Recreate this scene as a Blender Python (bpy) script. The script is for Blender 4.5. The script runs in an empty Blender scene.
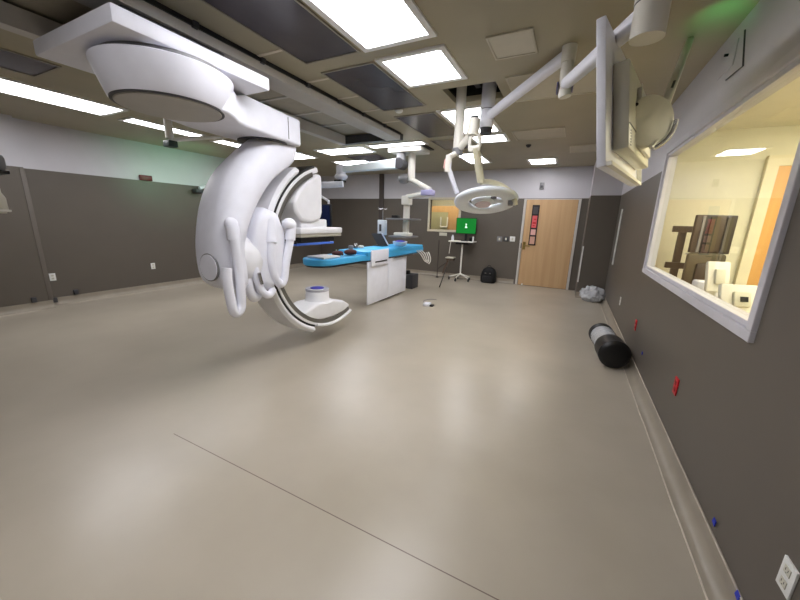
import bpy, bmesh, math, random
from mathutils import Vector, Matrix
random.seed(4)
S = bpy.context.scene
C = S.collection
PI = math.pi

# ------------------------------------------------------------------ camera
FPX = 331.47
YAW, PITCH, ROLL, CAMZ = -0.4616, -0.2371, 0.0293, 1.6
_f = Vector((math.sin(YAW)*math.cos(PITCH), math.cos(YAW)*math.cos(PITCH), math.sin(PITCH)))
_r = Vector((math.cos(YAW), -math.sin(YAW), 0))
_u = _r.cross(_f)
RT = _r*math.cos(ROLL) + _u*math.sin(ROLL)
UP = -_r*math.sin(ROLL) + _u*math.cos(ROLL)
FW = _f
cd = bpy.data.cameras.new('camera'); cam = bpy.data.objects.new('camera', cd); C.objects.link(cam)
cd.sensor_width = 36; cd.lens = FPX*36/800; cd.clip_start = 0.02; cd.clip_end = 100
m = Matrix.Identity(4)
for i in range(3):
    m[i][0] = RT[i]; m[i][1] = UP[i]; m[i][2] = -FW[i]
m[2][3] = CAMZ
cam.matrix_world = m
S.camera = cam

# ------------------------------------------------------------------ world and exposure
w = bpy.data.worlds.new('world'); S.world = w; w.use_nodes = True
w.node_tree.nodes['Background'].inputs[0].default_value = (0.5, 0.5, 0.5, 1)
w.node_tree.nodes['Background'].inputs[1].default_value = 0.02
vs = S.view_settings
vs.view_transform = 'Standard'; vs.look = 'None'; vs.gamma = 1.0; vs.use_curve_mapping = False
vs.exposure = 0.1
LIGHT_E = 17.0          # ceiling panels
CTRL_E = 30.0            # control room panel

# added green spots without fixtures, for the green glow on ceiling and left wall
def spot(name, loc, target, col, power, size, r=0.04):
    l = bpy.data.lights.new(name, 'SPOT'); l.color = col; l.energy = power; l.spot_size = size; l.spot_blend = 1.0
    l.shadow_soft_size = r
    o = bpy.data.objects.new(name, l); C.objects.link(o); o.location = loc
    o.rotation_euler = (Vector(target)-Vector(loc)).to_track_quat('-Z', 'Y').to_euler()
    return o
spot('added_green_spot', (0.66, 2.85, 2.66), (0.68, 3.15, 2.94), (0.1, 1.0, 0.25), 4, 1.0)
spot('added_green_spot', (-6.1, 4.6, 2.3), (-7.79, 4.6, 2.5), (0.35, 1.0, 0.55), 32, 1.7)

def at(px, py, ax, v):
    """the place on the plane ax = v that lies along a sight line"""
    d = RT*((px-400)/FPX) - UP*((py-300)/FPX) + FW
    i = 'xyz'.index(ax); o = Vector((0, 0, CAMZ))
    return o + d*((v-o[i])/d[i])

# ------------------------------------------------------------------ materials
def lin(c):
    return tuple(((x/255)/12.92 if x/255 <= .04045 else ((x/255+.055)/1.055)**2.4) for x in c) + (1,)
MATS = {}
def mat(name, col, rough=.5, metal=0, coat=0, noise=0, nscale=8, bump=0, bscale=60, emit=None, estr=0, trans=0, alpha=1, spec=.5, ior=1.45):
    if name in MATS: return MATS[name]
    mt = bpy.data.materials.new(name); mt.use_nodes = True; MATS[name] = mt
    nt = mt.node_tree; b = nt.nodes['Principled BSDF']
    b.inputs['Base Color'].default_value = lin(col); b.inputs['Roughness'].default_value = rough
    b.inputs['Metallic'].default_value = metal; b.inputs['Coat Weight'].default_value = coat
    b.inputs['Specular IOR Level'].default_value = spec; b.inputs['IOR'].default_value = ior
    b.inputs['Transmission Weight'].default_value = trans; b.inputs['Alpha'].default_value = alpha
    if emit is not None:
        b.inputs['Emission Color'].default_value = lin(emit); b.inputs['Emission Strength'].default_value = estr
    tc = nt.nodes.new('ShaderNodeNewGeometry')
    n = nt.nodes.new('ShaderNodeTexNoise'); n.inputs['Scale'].default_value = nscale; n.inputs['Detail'].default_value = 5
    nt.links.new(tc.outputs['Position'], n.inputs['Vector'])
    mx = nt.nodes.new('ShaderNodeMix'); mx.data_type = 'RGBA'; mx.blend_type = 'MULTIPLY'
    k = max(noise, .03)
    rmp = nt.nodes.new('ShaderNodeMapRange'); rmp.inputs['To Min'].default_value = 1-k; rmp.inputs['To Max'].default_value = 1+k
    rmp.inputs['From Min'].default_value = .3; rmp.inputs['From Max'].default_value = .7
    nt.links.new(n.outputs['Fac'], rmp.inputs['Value'])
    mx.inputs[0].default_value = 1; mx.inputs[6].default_value = lin(col)
    nt.links.new(rmp.outputs[0], mx.inputs[7]); nt.links.new(mx.outputs[2], b.inputs['Base Color'])
    if bump:
        n2 = nt.nodes.new('ShaderNodeTexNoise'); n2.inputs['Scale'].default_value = bscale
        nt.links.new(tc.outputs['Position'], n2.inputs['Vector'])
        bp = nt.nodes.new('ShaderNodeBump'); bp.inputs['Strength'].default_value = bump; bp.inputs['Distance'].default_value = .01
        nt.links.new(n2.outputs['Fac'], bp.inputs['Height']); nt.links.new(bp.outputs[0], b.inputs['Normal'])
    return mt

def two_tone(name, low, up, split, rough=.45):
    mt = bpy.data.materials.new(name); mt.use_nodes = True; MATS[name] = mt
    nt = mt.node_tree; b = nt.nodes['Principled BSDF']; b.inputs['Roughness'].default_value = rough
    g = nt.nodes.new('ShaderNodeNewGeometry'); s = nt.nodes.new('ShaderNodeSeparateXYZ')
    nt.links.new(g.outputs['Position'], s.inputs[0])
    gt = nt.nodes.new('ShaderNodeMath'); gt.operation = 'GREATER_THAN'; gt.inputs[1].default_value = split
    nt.links.new(s.outputs['Z'], gt.inputs[0])
    mx = nt.nodes.new('ShaderNodeMix'); mx.data_type = 'RGBA'
    mx.inputs[6].default_value = lin(low); mx.inputs[7].default_value = lin(up)
    nt.links.new(gt.outputs[0], mx.inputs[0])
    n = nt.nodes.new('ShaderNodeTexNoise'); n.inputs['Scale'].default_value = 3; n.inputs['Detail'].default_value = 6
    nt.links.new(g.outputs['Position'], n.inputs['Vector'])
    r = nt.nodes.new('ShaderNodeMapRange'); r.inputs['To Min'].default_value = .93; r.inputs['To Max'].default_value = 1.07
    nt.links.new(n.outputs['Fac'], r.inputs['Value'])
    m2 = nt.nodes.new('ShaderNodeMix'); m2.data_type = 'RGBA'; m2.blend_type = 'MULTIPLY'; m2.inputs[0].default_value = 1
    nt.links.new(mx.outputs[2], m2.inputs[6]); nt.links.new(r.outputs[0], m2.inputs[7])
    nt.links.new(m2.outputs[2], b.inputs['Base Color'])
    return mt

M_WALL = two_tone('wall_paint', (92, 85, 77), (198, 196, 202), 2.22)
M_CEIL = mat('ceiling_paint', (165, 157, 133), .45, noise=.05, nscale=2)
M_TILE = mat('ceiling_tile', (172, 166, 152), .6, noise=.06)
M_BEAM = mat('rail_grey', (196, 194, 190), .45)
M_DARKP = mat('dark_glossy_panel', (74, 70, 76), .22, noise=.12, nscale=3)
M_BLACK = mat('black_plastic', (18, 18, 20), .4)
M_DGREY = mat('dark_grey_plastic', (60, 60, 64), .45)
M_GREY = mat('mid_grey_plastic', (125, 125, 128), .4)
M_WHITE = mat('white_enamel', (230, 231, 241), .42, spec=.35)
M_WHITE2 = mat('warm_white_enamel', (222, 219, 210), .42, spec=.35)
M_CREAM = mat('cream_plastic', (202, 199, 184), .4)
M_GANTRY = mat('soft_white_enamel', (228, 228, 232), .42, spec=.35)
M_FACE = mat('grey_disc_face', (176, 173, 168), .5)
M_STEEL = mat('brushed_steel', (170, 170, 172), .25, metal=.9)
M_TRACK = mat('track_grey', (120, 118, 112), .3, metal=.5)
M_BLUE = mat('light_blue_vinyl', (74, 180, 236), .45)
M_LIFT = mat('blue_table_edge', (78, 122, 226), .4)
M_NAVY = mat('violet_blue_plastic', (48, 40, 170), .35)
M_BROWN = mat('maroon_straps', (78, 36, 34), .7)
M_RED = mat('red_plastic', (190, 22, 34), .4)
M_TAPE = mat('blue_tape', (30, 52, 190), .5)
M_FRAME = mat('window_frame_paint', (200, 198, 205), .35)
M_CREAMW = mat('cream_wall_paint', (232, 228, 204), .6, noise=.03)
M_OUTLET = mat('outlet_white', (225, 225, 222), .35)
M_COVE = mat('cove_vinyl', (148, 139, 125), .35, noise=.08, nscale=5)
M_CAULK = mat('caulk', (196, 186, 172), .6, noise=.15, nscale=20)
M_CARP = mat('carpet_grey', (140, 132, 120), .9, noise=.1, nscale=60)
M_GREENS = mat('green_screen', (4, 60, 20), .3, emit=(6, 120, 36), estr=.9)
M_SCREENB = mat('blue_dark_screen', (10, 18, 40), .25, emit=(16, 40, 90), estr=.2)
M_TANS = mat('beige_desk', (190, 176, 140), .5)

def floor_mat():
    mt = bpy.data.materials.new('vinyl_floor'); mt.use_nodes = True
    nt = mt.node_tree; b = nt.nodes['Principled BSDF']
    b.inputs['Coat Weight'].default_value = .10; b.inputs['Coat Roughness'].default_value = .3
    g = nt.nodes.new('ShaderNodeNewGeometry'); s = nt.nodes.new('ShaderNodeSeparateXYZ')
    nt.links.new(g.outputs['Position'], s.inputs[0])
    n = nt.nodes.new('ShaderNodeTexNoise'); n.inputs['Scale'].default_value = 1.1; n.inputs['Detail'].default_value = 5
    nt.links.new(g.outputs['Position'], n.inputs['Vector'])
    cr = nt.nodes.new('ShaderNodeValToRGB')
    cr.color_ramp.elements[0].position = .3; cr.color_ramp.elements[0].color = lin((161, 152, 137))
    cr.color_ramp.elements[1].position = .7; cr.color_ramp.elements[1].color = lin((174, 165, 150))
    nt.links.new(n.outputs['Fac'], cr.inputs[0])
    a = nt.nodes.new('ShaderNodeMath'); a.operation = 'SUBTRACT'; a.inputs[1].default_value = 1.195
    nt.links.new(s.outputs['Y'], a.inputs[0])
    ab = nt.nodes.new('ShaderNodeMath'); ab.operation = 'ABSOLUTE'; nt.links.new(a.outputs[0], ab.inputs[0])
    lt = nt.nodes.new('ShaderNodeMath'); lt.operation = 'LESS_THAN'; lt.inputs[1].default_value = .0028
    nt.links.new(ab.outputs[0], lt.inputs[0])
    mx = nt.nodes.new('ShaderNodeMix'); mx.data_type = 'RGBA'; mx.inputs[7].default_value = lin((104, 88, 80))
    gx = nt.nodes.new('ShaderNodeMath'); gx.operation = 'GREATER_THAN'; gx.inputs[1].default_value = -2.45; nt.links.new(s.outputs['X'], gx.inputs[0])
    an = nt.nodes.new('ShaderNodeMath'); an.operation = 'MULTIPLY'; nt.links.new(lt.outputs[0], an.inputs[0]); nt.links.new(gx.outputs[0], an.inputs[1])
    nt.links.new(an.outputs[0], mx.inputs[0]); nt.links.new(cr.outputs[0], mx.inputs[6])
    nt.links.new(mx.outputs[2], b.inputs['Base Color'])
    n3 = nt.nodes.new('ShaderNodeTexNoise'); n3.inputs['Scale'].default_value = 2.5
    nt.links.new(g.outputs['Position'], n3.inputs['Vector'])
    r = nt.nodes.new('ShaderNodeMapRange'); r.inputs['To Min'].default_value = .27; r.inputs['To Max'].default_value = .36
    nt.links.new(n3.outputs['Fac'], r.inputs['Value']); nt.links.new(r.outputs[0], b.inputs['Roughness'])
    n2 = nt.nodes.new('ShaderNodeTexNoise'); n2.inputs['Scale'].default_value = 7
    nt.links.new(g.outputs['Position'], n2.inputs['Vector'])
    bp = nt.nodes.new('ShaderNodeBump'); bp.inputs['Strength'].default_value = .006; bp.inputs['Distance'].default_value = .02
    nt.links.new(n2.outputs['Fac'], bp.inputs['Height']); nt.links.new(bp.outputs[0], b.inputs['Normal'])
    return mt
M_FLOOR = floor_mat()

def wood_mat(name, c1, c2, axis_scale=(9, 9, .5)):
    mt = bpy.data.materials.new(name); mt.use_nodes = True
    nt = mt.node_tree; b = nt.nodes['Principled BSDF']; b.inputs['Roughness'].default_value = .4
    g = nt.nodes.new('ShaderNodeNewGeometry'); mp = nt.nodes.new('ShaderNodeMapping')
    mp.inputs['Scale'].default_value = axis_scale
    nt.links.new(g.outputs['Position'], mp.inputs[0])
    n = nt.nodes.new('ShaderNodeTexNoise'); n.inputs['Scale'].default_value = 1.0; n.inputs['Detail'].default_value = 6; n.inputs['Distortion'].default_value = .6
    nt.links.new(mp.outputs[0], n.inputs['Vector'])
    cr = nt.nodes.new('ShaderNodeValToRGB')
    cr.color_ramp.elements[0].position = .3; cr.color_ramp.elements[0].color = lin(c1)
    cr.color_ramp.elements[1].position = .7; cr.color_ramp.elements[1].color = lin(c2)
    nt.links.new(n.outputs['Fac'], cr.inputs[0]); nt.links.new(cr.outputs[0], b.inputs['Base Color'])
    return mt
M_WOOD = wood_mat('maple_veneer', (186, 150, 108), (200, 166, 124))
M_WOOD2 = wood_mat('orange_oak_veneer', (218, 164, 92), (230, 178, 104))
M_LAMP = mat('light_diffuser', (240, 240, 245), .5, emit=(250, 249, 252), estr=LIGHT_E)
M_LAMP2 = mat('light_diffuser_warm', (250, 240, 220), .5, emit=(255, 246, 222), estr=CTRL_E)
M_OREB = mat('lamp_head_white', (222, 228, 236), .35, coat=.2)

def glass_mat():
    mt = bpy.data.materials.new('window_glass'); mt.use_nodes = True
    nt = mt.node_tree; nt.nodes.clear()
    o = nt.nodes.new('ShaderNodeOutputMaterial'); t = nt.nodes.new('ShaderNodeBsdfTransparent')
    gl = nt.nodes.new('ShaderNodeBsdfGlossy'); gl.inputs['Roughness'].default_value = .01
    fr = nt.nodes.new('ShaderNodeFresnel'); fr.inputs[0].default_value = 1.38
    mx = nt.nodes.new('ShaderNodeMixShader'); t.inputs[0].default_value = (.96, .97, .95, 1)
    ge = nt.nodes.new('ShaderNodeNewGeometry'); sb = nt.nodes.new('ShaderNodeMath'); sb.operation = 'SUBTRACT'; sb.inputs[0].default_value = 1
    nt.links.new(ge.outputs['Backfacing'], sb.inputs[1]); ml = nt.nodes.new('ShaderNodeMath'); ml.operation = 'MULTIPLY'
    nt.links.new(fr.outputs[0], ml.inputs[0]); nt.links.new(sb.outputs[0], ml.inputs[1]); nt.links.new(ml.outputs[0], mx.inputs[0]); nt.links.new(t.outputs[0], mx.inputs[1]); nt.links.new(gl.outputs[0], mx.inputs[2])
    nt.links.new(mx.outputs[0], o.inputs[0])
    return mt
M_GLASS = glass_mat()

def wrap_mat():
    mt = mat('clear_plastic_wrap', (222, 224, 228), .15, alpha=.55, bump=1, bscale=45)
    return mt
M_WRAP = wrap_mat()

# ------------------------------------------------------------------ mesh builder
class B:
    def __init__(s): s.bm = bmesh.new()
    def box(s, x0, x1, y0, y1, z0, z1, mtx=None, bev=0):
        vs_ = [s.bm.verts.new(Vector((x, y, z))) for x in (x0, x1) for y in (y0, y1) for z in (z0, z1)]
        fs = [s.bm.faces.new([vs_[i] for i in q]) for q in ((0, 1, 3, 2), (4, 6, 7, 5), (0, 4, 5, 1), (2, 3, 7, 6), (0, 2, 6, 4), (1, 5, 7, 3))]
        if bev:
            es = {e for f in fs for e in f.edges}
            r = bmesh.ops.bevel(s.bm, geom=list(es), offset=bev, segments=2, affect='EDGES', profile=.5)
            vs_ = list({v for f in r['faces'] for v in f.verts} | {v for v in vs_ if v.is_valid})
        if mtx is not None:
            for v in vs_: v.co = mtx @ v.co
        return s
    def cyl(s, p0, p1, r0, r1=None, seg=24, cap=True):
        p0 = Vector(p0); p1 = Vector(p1); r1 = r0 if r1 is None else r1
        d = (p1-p0).normalized(); a = d.orthogonal().normalized(); b = d.cross(a)
        R0 = []; R1 = []
        for i in range(seg):
            t = 2*PI*i/seg; e = a*math.cos(t)+b*math.sin(t)
            R0.append(s.bm.verts.new(p0+e*r0)); R1.append(s.bm.verts.new(p1+e*r1))
        for i in range(seg):
            j = (i+1) % seg; s.bm.faces.new((R0[i], R0[j], R1[j], R1[i]))
        if cap: s.bm.faces.new(R0[::-1]); s.bm.faces.new(R1)
        return s
    def tube(s, pts, r, seg=12, smooth=0, closed=False):
        P = [Vector(p) for p in pts]
        if smooth: P = catmull(P, smooth, closed)
        rings = []; prev = None; n = len(P)
        for k in range(n):
            if closed: t = (P[(k+1) % n]-P[k-1]).normalized()
            else: t = (P[min(k+1, n-1)]-P[max(k-1, 0)]).normalized()
            if prev is None: a = t.orthogonal().normalized()
            else:
                a = prev - t*prev.dot(t)
                a = a.normalized() if a.length > 1e-6 else t.orthogonal().normalized()
            prev = a; b = t.cross(a)
            rr = r(k/(n-1)) if callable(r) else r
            rings.append([s.bm.verts.new(P[k]+(a*math.cos(2*PI*i/seg)+b*math.sin(2*PI*i/seg))*rr) for i in range(seg)])
        for k in range(n if closed else n-1):
            A = rings[k]; D = rings[(k+1) % n]
            for i in range(seg):
                j = (i+1) % seg; s.bm.faces.new((A[i], A[j], D[j], D[i]))
        if not closed: s.bm.faces.new(rings[0][::-1]); s.bm.faces.new(rings[-1])
        return s
    def lathe(s, prof, c=(0, 0, 0), seg=40, mtx=None, sx=1, sy=1):
        c = Vector(c); rings = []
        for (r, z) in prof:
            ring = []
            for i in range(seg):
                t = 2*PI*i/seg; v = Vector((r*math.cos(t)*sx, r*math.sin(t)*sy, z))
                if mtx is not None: v = mtx @ v
                ring.append(s.bm.verts.new(c+v))
            rings.append(ring)
        for k in range(len(rings)-1):
            for i in range(seg):
                j = (i+1) % seg; s.bm.faces.new((rings[k][i], rings[k][j], rings[k+1][j], rings[k+1][i]))
        s.bm.faces.new(rings[0][::-1]); s.bm.faces.new(rings[-1])
        return s
    def loft(s, rings, closed=False):
        V = [[s.bm.verts.new(Vector(p)) for p in r] for r in rings]; n = len(V[0])
        for k in range(len(V) if closed else len(V)-1):
            D = V[(k+1) % len(V)]
            for i in range(n):
                j = (i+1) % n; s.bm.faces.new((V[k][i], V[k][j], D[j], D[i]))
        if not closed: s.bm.faces.new(V[0][::-1]); s.bm.faces.new(V[-1])
        return s
    def prism(s, pts, off):
        off = Vector(off); A = [s.bm.verts.new(Vector(p)) for p in pts]; D = [s.bm.verts.new(Vector(p)+off) for p in pts]
        n = len(A); s.bm.faces.new(A[::-1]); s.bm.faces.new(D)
        for i in range(n):
            j = (i+1) % n; s.bm.faces.new((A[i], A[j], D[j], D[i]))
        return s
    def arc(s, sec, c, a0, a1, n=48, mtx=None):
        """sec: closed outline of (x, r); swept about the x axis through c = (y, z), degrees from +y up"""
        rings = []
        for k in range(n+1):
            a = math.radians(a0+(a1-a0)*k/n)
            rings.append([(x, c[0]+r*math.cos(a), c[1]+r*math.sin(a)) for x, r in sec])
        return s.loft(rings)
    def ball(s, c, r, sx=1, sy=1, sz=1, seg=20, mtx=None):
        prof = [(math.sin(PI*k/12)*r if 0 < k < 12 else .0008, -math.cos(PI*k/12)*r) for k in range(13)]
        st = len(s.bm.verts); c = Vector(c); s.lathe(prof, (0, 0, 0), seg)
        s.bm.verts.ensure_lookup_table()
        for v in s.bm.verts[st:]:
            q = Vector((v.co.x*sx, v.co.y*sy, v.co.z*sz))
            if mtx is not None: q = mtx @ q
            v.co = c+q
        return s

def catmull(P, k, closed=False):
    out = []; n = len(P)
    for i in range(n if closed else n-1):
        if closed: a, b, c, d = P[i-1], P[i], P[(i+1) % n], P[(i+2) % n]
        else: a, b, c, d = P[max(i-1, 0)], P[i], P[i+1], P[min(i+2, n-1)]
        for j in range(k):
            t = j/k
            out.append(.5*((2*b)+(c-a)*t+(2*a-5*b+4*c-d)*t*t+(3*b-a-3*c+d)*t**3))
    if not closed: out.append(P[-1])
    return out

def obj(name, b, m_, parent=None, kind=None, sharp=35, bev=0):
    bmesh.ops.recalc_face_normals(b.bm, faces=b.bm.faces[:])
    me = bpy.data.meshes.new(name); b.bm.to_mesh(me); b.bm.free()
    for p in me.polygons: p.use_smooth = True
    me.set_sharp_from_angle(angle=math.radians(sharp))
    me.materials.append(m_)
    o = bpy.data.objects.new(name, me); C.objects.link(o)
    if bev:
        md = o.modifiers.new('bevel', 'BEVEL'); md.width = bev; md.segments = 3; md.limit_method = 'ANGLE'; md.angle_limit = math.radians(40)
    if parent is not None:
        o.parent = parent
        if parent.type == 'EMPTY': o.matrix_parent_inverse = Matrix.Translation(-parent.location)
    if kind: o['kind'] = kind
    return o
def tag(o, label, cat, group=None):
    o['label'] = label; o['category'] = cat
    if group: o['group'] = group
    return o
def thing(name, label, cat, loc=(0, 0, 0), group=None):
    o = bpy.data.objects.new(name, None); C.objects.link(o); o.location = loc; o.empty_display_size = .1
    return tag(o, label, cat, group)
def dup(src, loc, label=None, group=None):
    r = src.copy(); C.objects.link(r); r.location = loc
    if label: r['label'] = label
    if group: r['group'] = group
    for ch in list(src.children):
        c = ch.copy(); C.objects.link(c); c.parent = r
        for g in ch.children:
            d = g.copy(); C.objects.link(d); d.parent = c
    return r

# ------------------------------------------------------------------ the room
XL, XR, YF, YB, ZC, ZP = -7.79, .83, 9.28, -1.5, 2.94, 2.22
b = B(); b.box(XL-.2, XR, YB, YF, -.1, 0); obj('floor', b, M_FLOOR, kind='structure')

def slab(x0, x1, y0, y1, z0, z1, holes):
    xs = sorted({x0, x1} | {v for h in holes for v in h[:2] if x0 < v < x1})
    ys = sorted({y0, y1} | {v for h in holes for v in h[2:] if y0 < v < y1})
    b = B()
    for i in range(len(xs)-1):
        for j in range(len(ys)-1):
            cx = (xs[i]+xs[i+1])/2; cy = (ys[j]+ys[j+1])/2
            if any(h[0] < cx < h[1] and h[2] < cy < h[3] for h in holes): continue
            b.box(xs[i], xs[i+1], ys[j], ys[j+1], z0, z1)
    bmesh.ops.remove_doubles(b.bm, verts=b.bm.verts[:], dist=1e-5)
    seen = {}
    for f in b.bm.faces:
        k = tuple(sorted(v.index for v in f.verts)) if False else frozenset(f.verts)
        seen.setdefault(k, []).append(f)
    dead = [f for fs in seen.values() if len(fs) > 1 for f in fs]
    if dead: bmesh.ops.delete(b.bm, geom=dead, context='FACES')
    return b
RX0, RX1, RY1 = -3.78, -2.62, 5.12                      # recess between the gantry rails
HX0, HX1, HY0, HY1 = -1.40, -.85, 3.66, 4.12            # open hatch of the boom mount
b = slab(XL-.2, XR+.075, YB-.12, YF+.12, ZC, ZC+.06, [(RX0, RX1, YB+.3, RY1), (HX0, HX1, HY0, HY1)])
obj('ceiling', b, M_CEIL, kind='structure')
b = B(); b.box(RX0-.02, RX1+.02, YB+.28, RY1+.02, ZC+.062, ZC+.08)
obj('ceiling_recess', b, M_TILE, kind='structure')
b = B()                                                 # grid of the recessed tiles
for k in range(10): b.box(RX0, RX1, YB+.6+k*.6, YB+.64+k*.6, ZC+.045, ZC+.0615)
b.box((RX0+RX1)/2-.02, (RX0+RX1)/2+.02, YB+.3, RY1, ZC+.045, ZC+.0615)
obj('trim_1', b, M_BEAM, kind='structure')
b = B(); t = .02
b.box(HX0-t, HX0, HY0-t, HY1+t, ZC+.06, ZC+.5); b.box(HX1, HX1+t, HY0-t, HY1+t, ZC+.06, ZC+.5)
b.box(HX0, HX1, HY0-t, HY0, ZC+.06, ZC+.5); b.box(HX0, HX1, HY1, HY1+t, ZC+.06, ZC+.5); b.box(HX0-t, HX1+t, HY0-t, HY1+t, ZC+.5, ZC+.52)
obj('ceiling_hatch', b, M_BLACK, kind='structure')

# walls
WY0, WY1, WZ0, WZ1 = 2.11, 4.70, 1.14, 2.37             # control room window opening
b = B()
b.box(XR, XR+.075, YB-.12, WY0, 0, ZC); b.box(XR, XR+.075, WY1, YF+.12, 0, ZC)
b.box(XR, XR+.075, WY0, WY1, 0, WZ0); b.box(XR, XR+.075, WY0, WY1, WZ1, ZC)
obj('wall_right', b, M_WALL, kind='structure')
VX0, VX1, VZ0, VZ1 = -3.72, -2.86, 1.36, 2.19           # small window in the far wall
DX0, DX1, DZ = -1.15, .12, 2.21
b = B()
b.box(XL, VX0, YF, YF+.12, 0, ZC); b.box(VX0, VX1, YF, YF+.12, 0, VZ0); b.box(VX0, VX1, YF, YF+.12, VZ1, ZC)
b.box(VX1, DX0, YF, YF+.12, 0, ZC); b.box(DX0, DX1, YF, YF+.12, DZ, ZC); b.box(DX1, XR, YF, YF+.12, 0, ZC)
obj('wall_far', b, M_WALL, kind='structure')
b = B(); b.box(XL-.12, XL, YB-.12, YF+.12, 0, ZC); b.box(XL, XL+.16, YB, 2.22, 0, ZC)
obj('wall_left', b, M_WALL, kind='structure')
b = B(); b.box(XL, XR, YB-.12, YB, 0, ZC); obj('wall_back', b, M_WALL, kind='structure')
b = B(); b.box(.28, XR, 8.42, YF, 0, ZC); obj('wall_corner_chase', b, M_WALL, kind='structure')
b = B(); b.box(-5.41, -5.27, YF-.06, YF, 0, ZC)
obj('wall_pilaster', b, mat('taupe_paint', (76, 69, 66), .5), kind='structure')

# cove base: the floor vinyl turned up the walls
def cove(name, p, n, L):
    """p start on wall line, n inward normal, L vector along the wall"""
    p = Vector(p); n = Vector(n); L = Vector(L); prof = [(0, 0)]
    for k in range(9):
        a = PI/2*k/8; prof.append((.075-.067*math.sin(a), .003+.067*(1-math.cos(a))))
    prof += [(.008, .125), (0, .125)]
    b = B(); b.prism([p+n*x+Vector((0, 0, z)) for x, z in prof], L)
    obj(name, b, M_COVE, kind='structure')
cove('baseboard_right', (XR, YB, 0), (-1, 0, 0), (0, 8.42-YB, 0))
cove('baseboard_left', (XL, 2.22, 0), (1, 0, 0), (0, YF-2.22, 0))
cove('baseboard_left_near', (XL+.16, YB, 0), (1, 0, 0), (0, 2.22-YB, 0))
cove('baseboard_far', (XL, YF, 0), (0, -1, 0), (DX0-.06-XL, 0, 0))
cove('baseboard_chase', (.28, 8.42, 0), (0, -1, 0), (XR-.28, 0, 0))
def bead(name, pts, r):
    b = B(); b.tube(pts, r, 8); obj(name, b, M_CAULK, kind='structure')
yy = [YB+.3+k*.18 for k in range(53)]
bead('trim_2', [(XR-.078+random.uniform(-.003, .003), y, .0005) for y in yy], .0045)
bead('trim_3', [(XR-.008+random.uniform(-.0015, .0015), y, .125) for y in yy], .0035)
bead('trim_4', [(XL+.078, y+3.6, .001) for y in yy if y+3.6 < YF], .005)
bead('trim_5', [(XL+.238, y, .001) for y in yy if y < 2.2], .005)
b = B(); b.box(XL+.15, XL+.168, 2.17, 2.23, .13, 2.2, bev=.006); obj('trim_6', b, mat('corner_guard_taupe', (104, 97, 90), .5), kind='structure')

# control room window
b = B()
F = .055
for (y0, y1, z0, z1) in ((WY0-F, WY1+F, WZ0-F, WZ0), (WY0-F, WY1+F, WZ1, WZ1+F), (WY0-F, WY0, WZ0, WZ1), (WY1, WY1+F, WZ0, WZ1)):
    b.box(XR-.022, XR+.005, y0, y1, z0, z1)
for (y0, y1, z0, z1) in ((WY0, WY1, WZ0, WZ0+.03), (WY0, WY1, WZ1-.03, WZ1), (WY0, WY0+.03, WZ0+.03, WZ1-.03), (WY1-.03, WY1, WZ0+.03, WZ1-.03)):
    b.box(XR-.006, XR+.075, y0, y1, z0, z1)
fr = obj('window_1', b, M_FRAME, kind='structure', bev=.004)
b = B(); b.box(XR+.03, XR+.036, WY0+.03, WY1-.03, WZ0+.03, WZ1-.03)
g = obj('window_glass', b, M_GLASS, fr, kind='structure')
# the control room behind it
CX1, CY1 = 3.6, 5.35
b = B(); b.box(XR+.075, CX1, -1, CY1, -.1, 0); obj('floor_control_room', b, M_CARP, kind='structure')
b = B(); b.box(XR+.075, CX1, -1, CY1, 2.7, 2.76); obj('ceiling_control_room', b, mat('control_ceiling', (240, 236, 216), .7), kind='structure')
b = B(); b.box(XR+.075, CX1, CY1, CY1+.1, 0, 2.7); b.box(CX1, CX1+.1, -1, CY1+.1, 0, 2.7); b.box(XR+.075, CX1, -1.1, -1, 0, 2.7)
obj('wall_control_room', b, M_CREAMW, kind='structure')
dx = 1.93
b = B(); b.box(dx, dx+1.0, CY1-.045, CY1-.004, .01, 2.29)
d = obj('door_2', b, M_WOOD2, kind='structure')
b = B(); b.box(dx-.1, dx, CY1-.06, CY1, 0, 2.4); b.box(dx+1.0, dx+1.1, CY1-.06, CY1, 0, 2.4); b.box(dx, dx+1.0, CY1-.06, CY1, 2.29, 2.4)
obj('door_frame', b, mat('cream_frame', (238, 230, 200), .5), d, kind='structure')
b = B(); b.box(dx+.55, dx+.85, CY1-.12, CY1-.045, 2.18, 2.26); obj('door_closer', b, M_GREY, d, kind='structure')
for x, y in ((2.3, 1.2), (2.3, 3.6)):
    b = B(); b.box(x-.6, x+.6, y-.3, y+.3, 2.672, 2.6995)
    tag(obj('ceiling_light', b, M_LAMP2), 'warm ceiling light panel inside the control room, ' + ('nearer the viewpoint' if y < 2 else 'nearer the orange door'), 'ceiling light', 'control room ceiling lights')

# small window and the lobby behind the far wall
b = B(); F = .06
for (x0, x1, z0, z1) in ((VX0-F, VX1+F, VZ0-F, VZ0), (VX0-F, VX1+F, VZ1, VZ1+F), (VX0-F, VX0, VZ0, VZ1), (VX1, VX1+F, VZ0, VZ1)):
    b.box(x0, x1, YF-.025, YF+.05, z0, z1)
fr = obj('window_2', b, mat('pale_frame', (214, 206, 184), .4), kind='structure', bev=.004)
b = B(); b.box(VX0, VX1, YF+.03, YF+.036, VZ0, VZ1); obj('window_glass', b, M_GLASS, fr, kind='structure')
b = B(); b.box(VX0-.8, VX1+.8, YF+2.1, YF+2.2, 0, 2.7); b.box(VX0-.9, VX0-.8, YF+.12, YF+2.2, 0, 2.7); b.box(VX1+.8, VX1+.9, YF+.12, YF+2.2, 0, 2.7); b.box(VX0-.9, VX1+.9, YF+.12, YF+2.2, 2.7, 2.76)
obj('wall_lobby', b, M_CREAMW, kind='structure')
b = B(); b.box(VX0-.9, VX1+.9, YF+.12, YF+2.2, -.05, 0); obj('floor_lobby', b, M_CARP, kind='structure')
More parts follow.
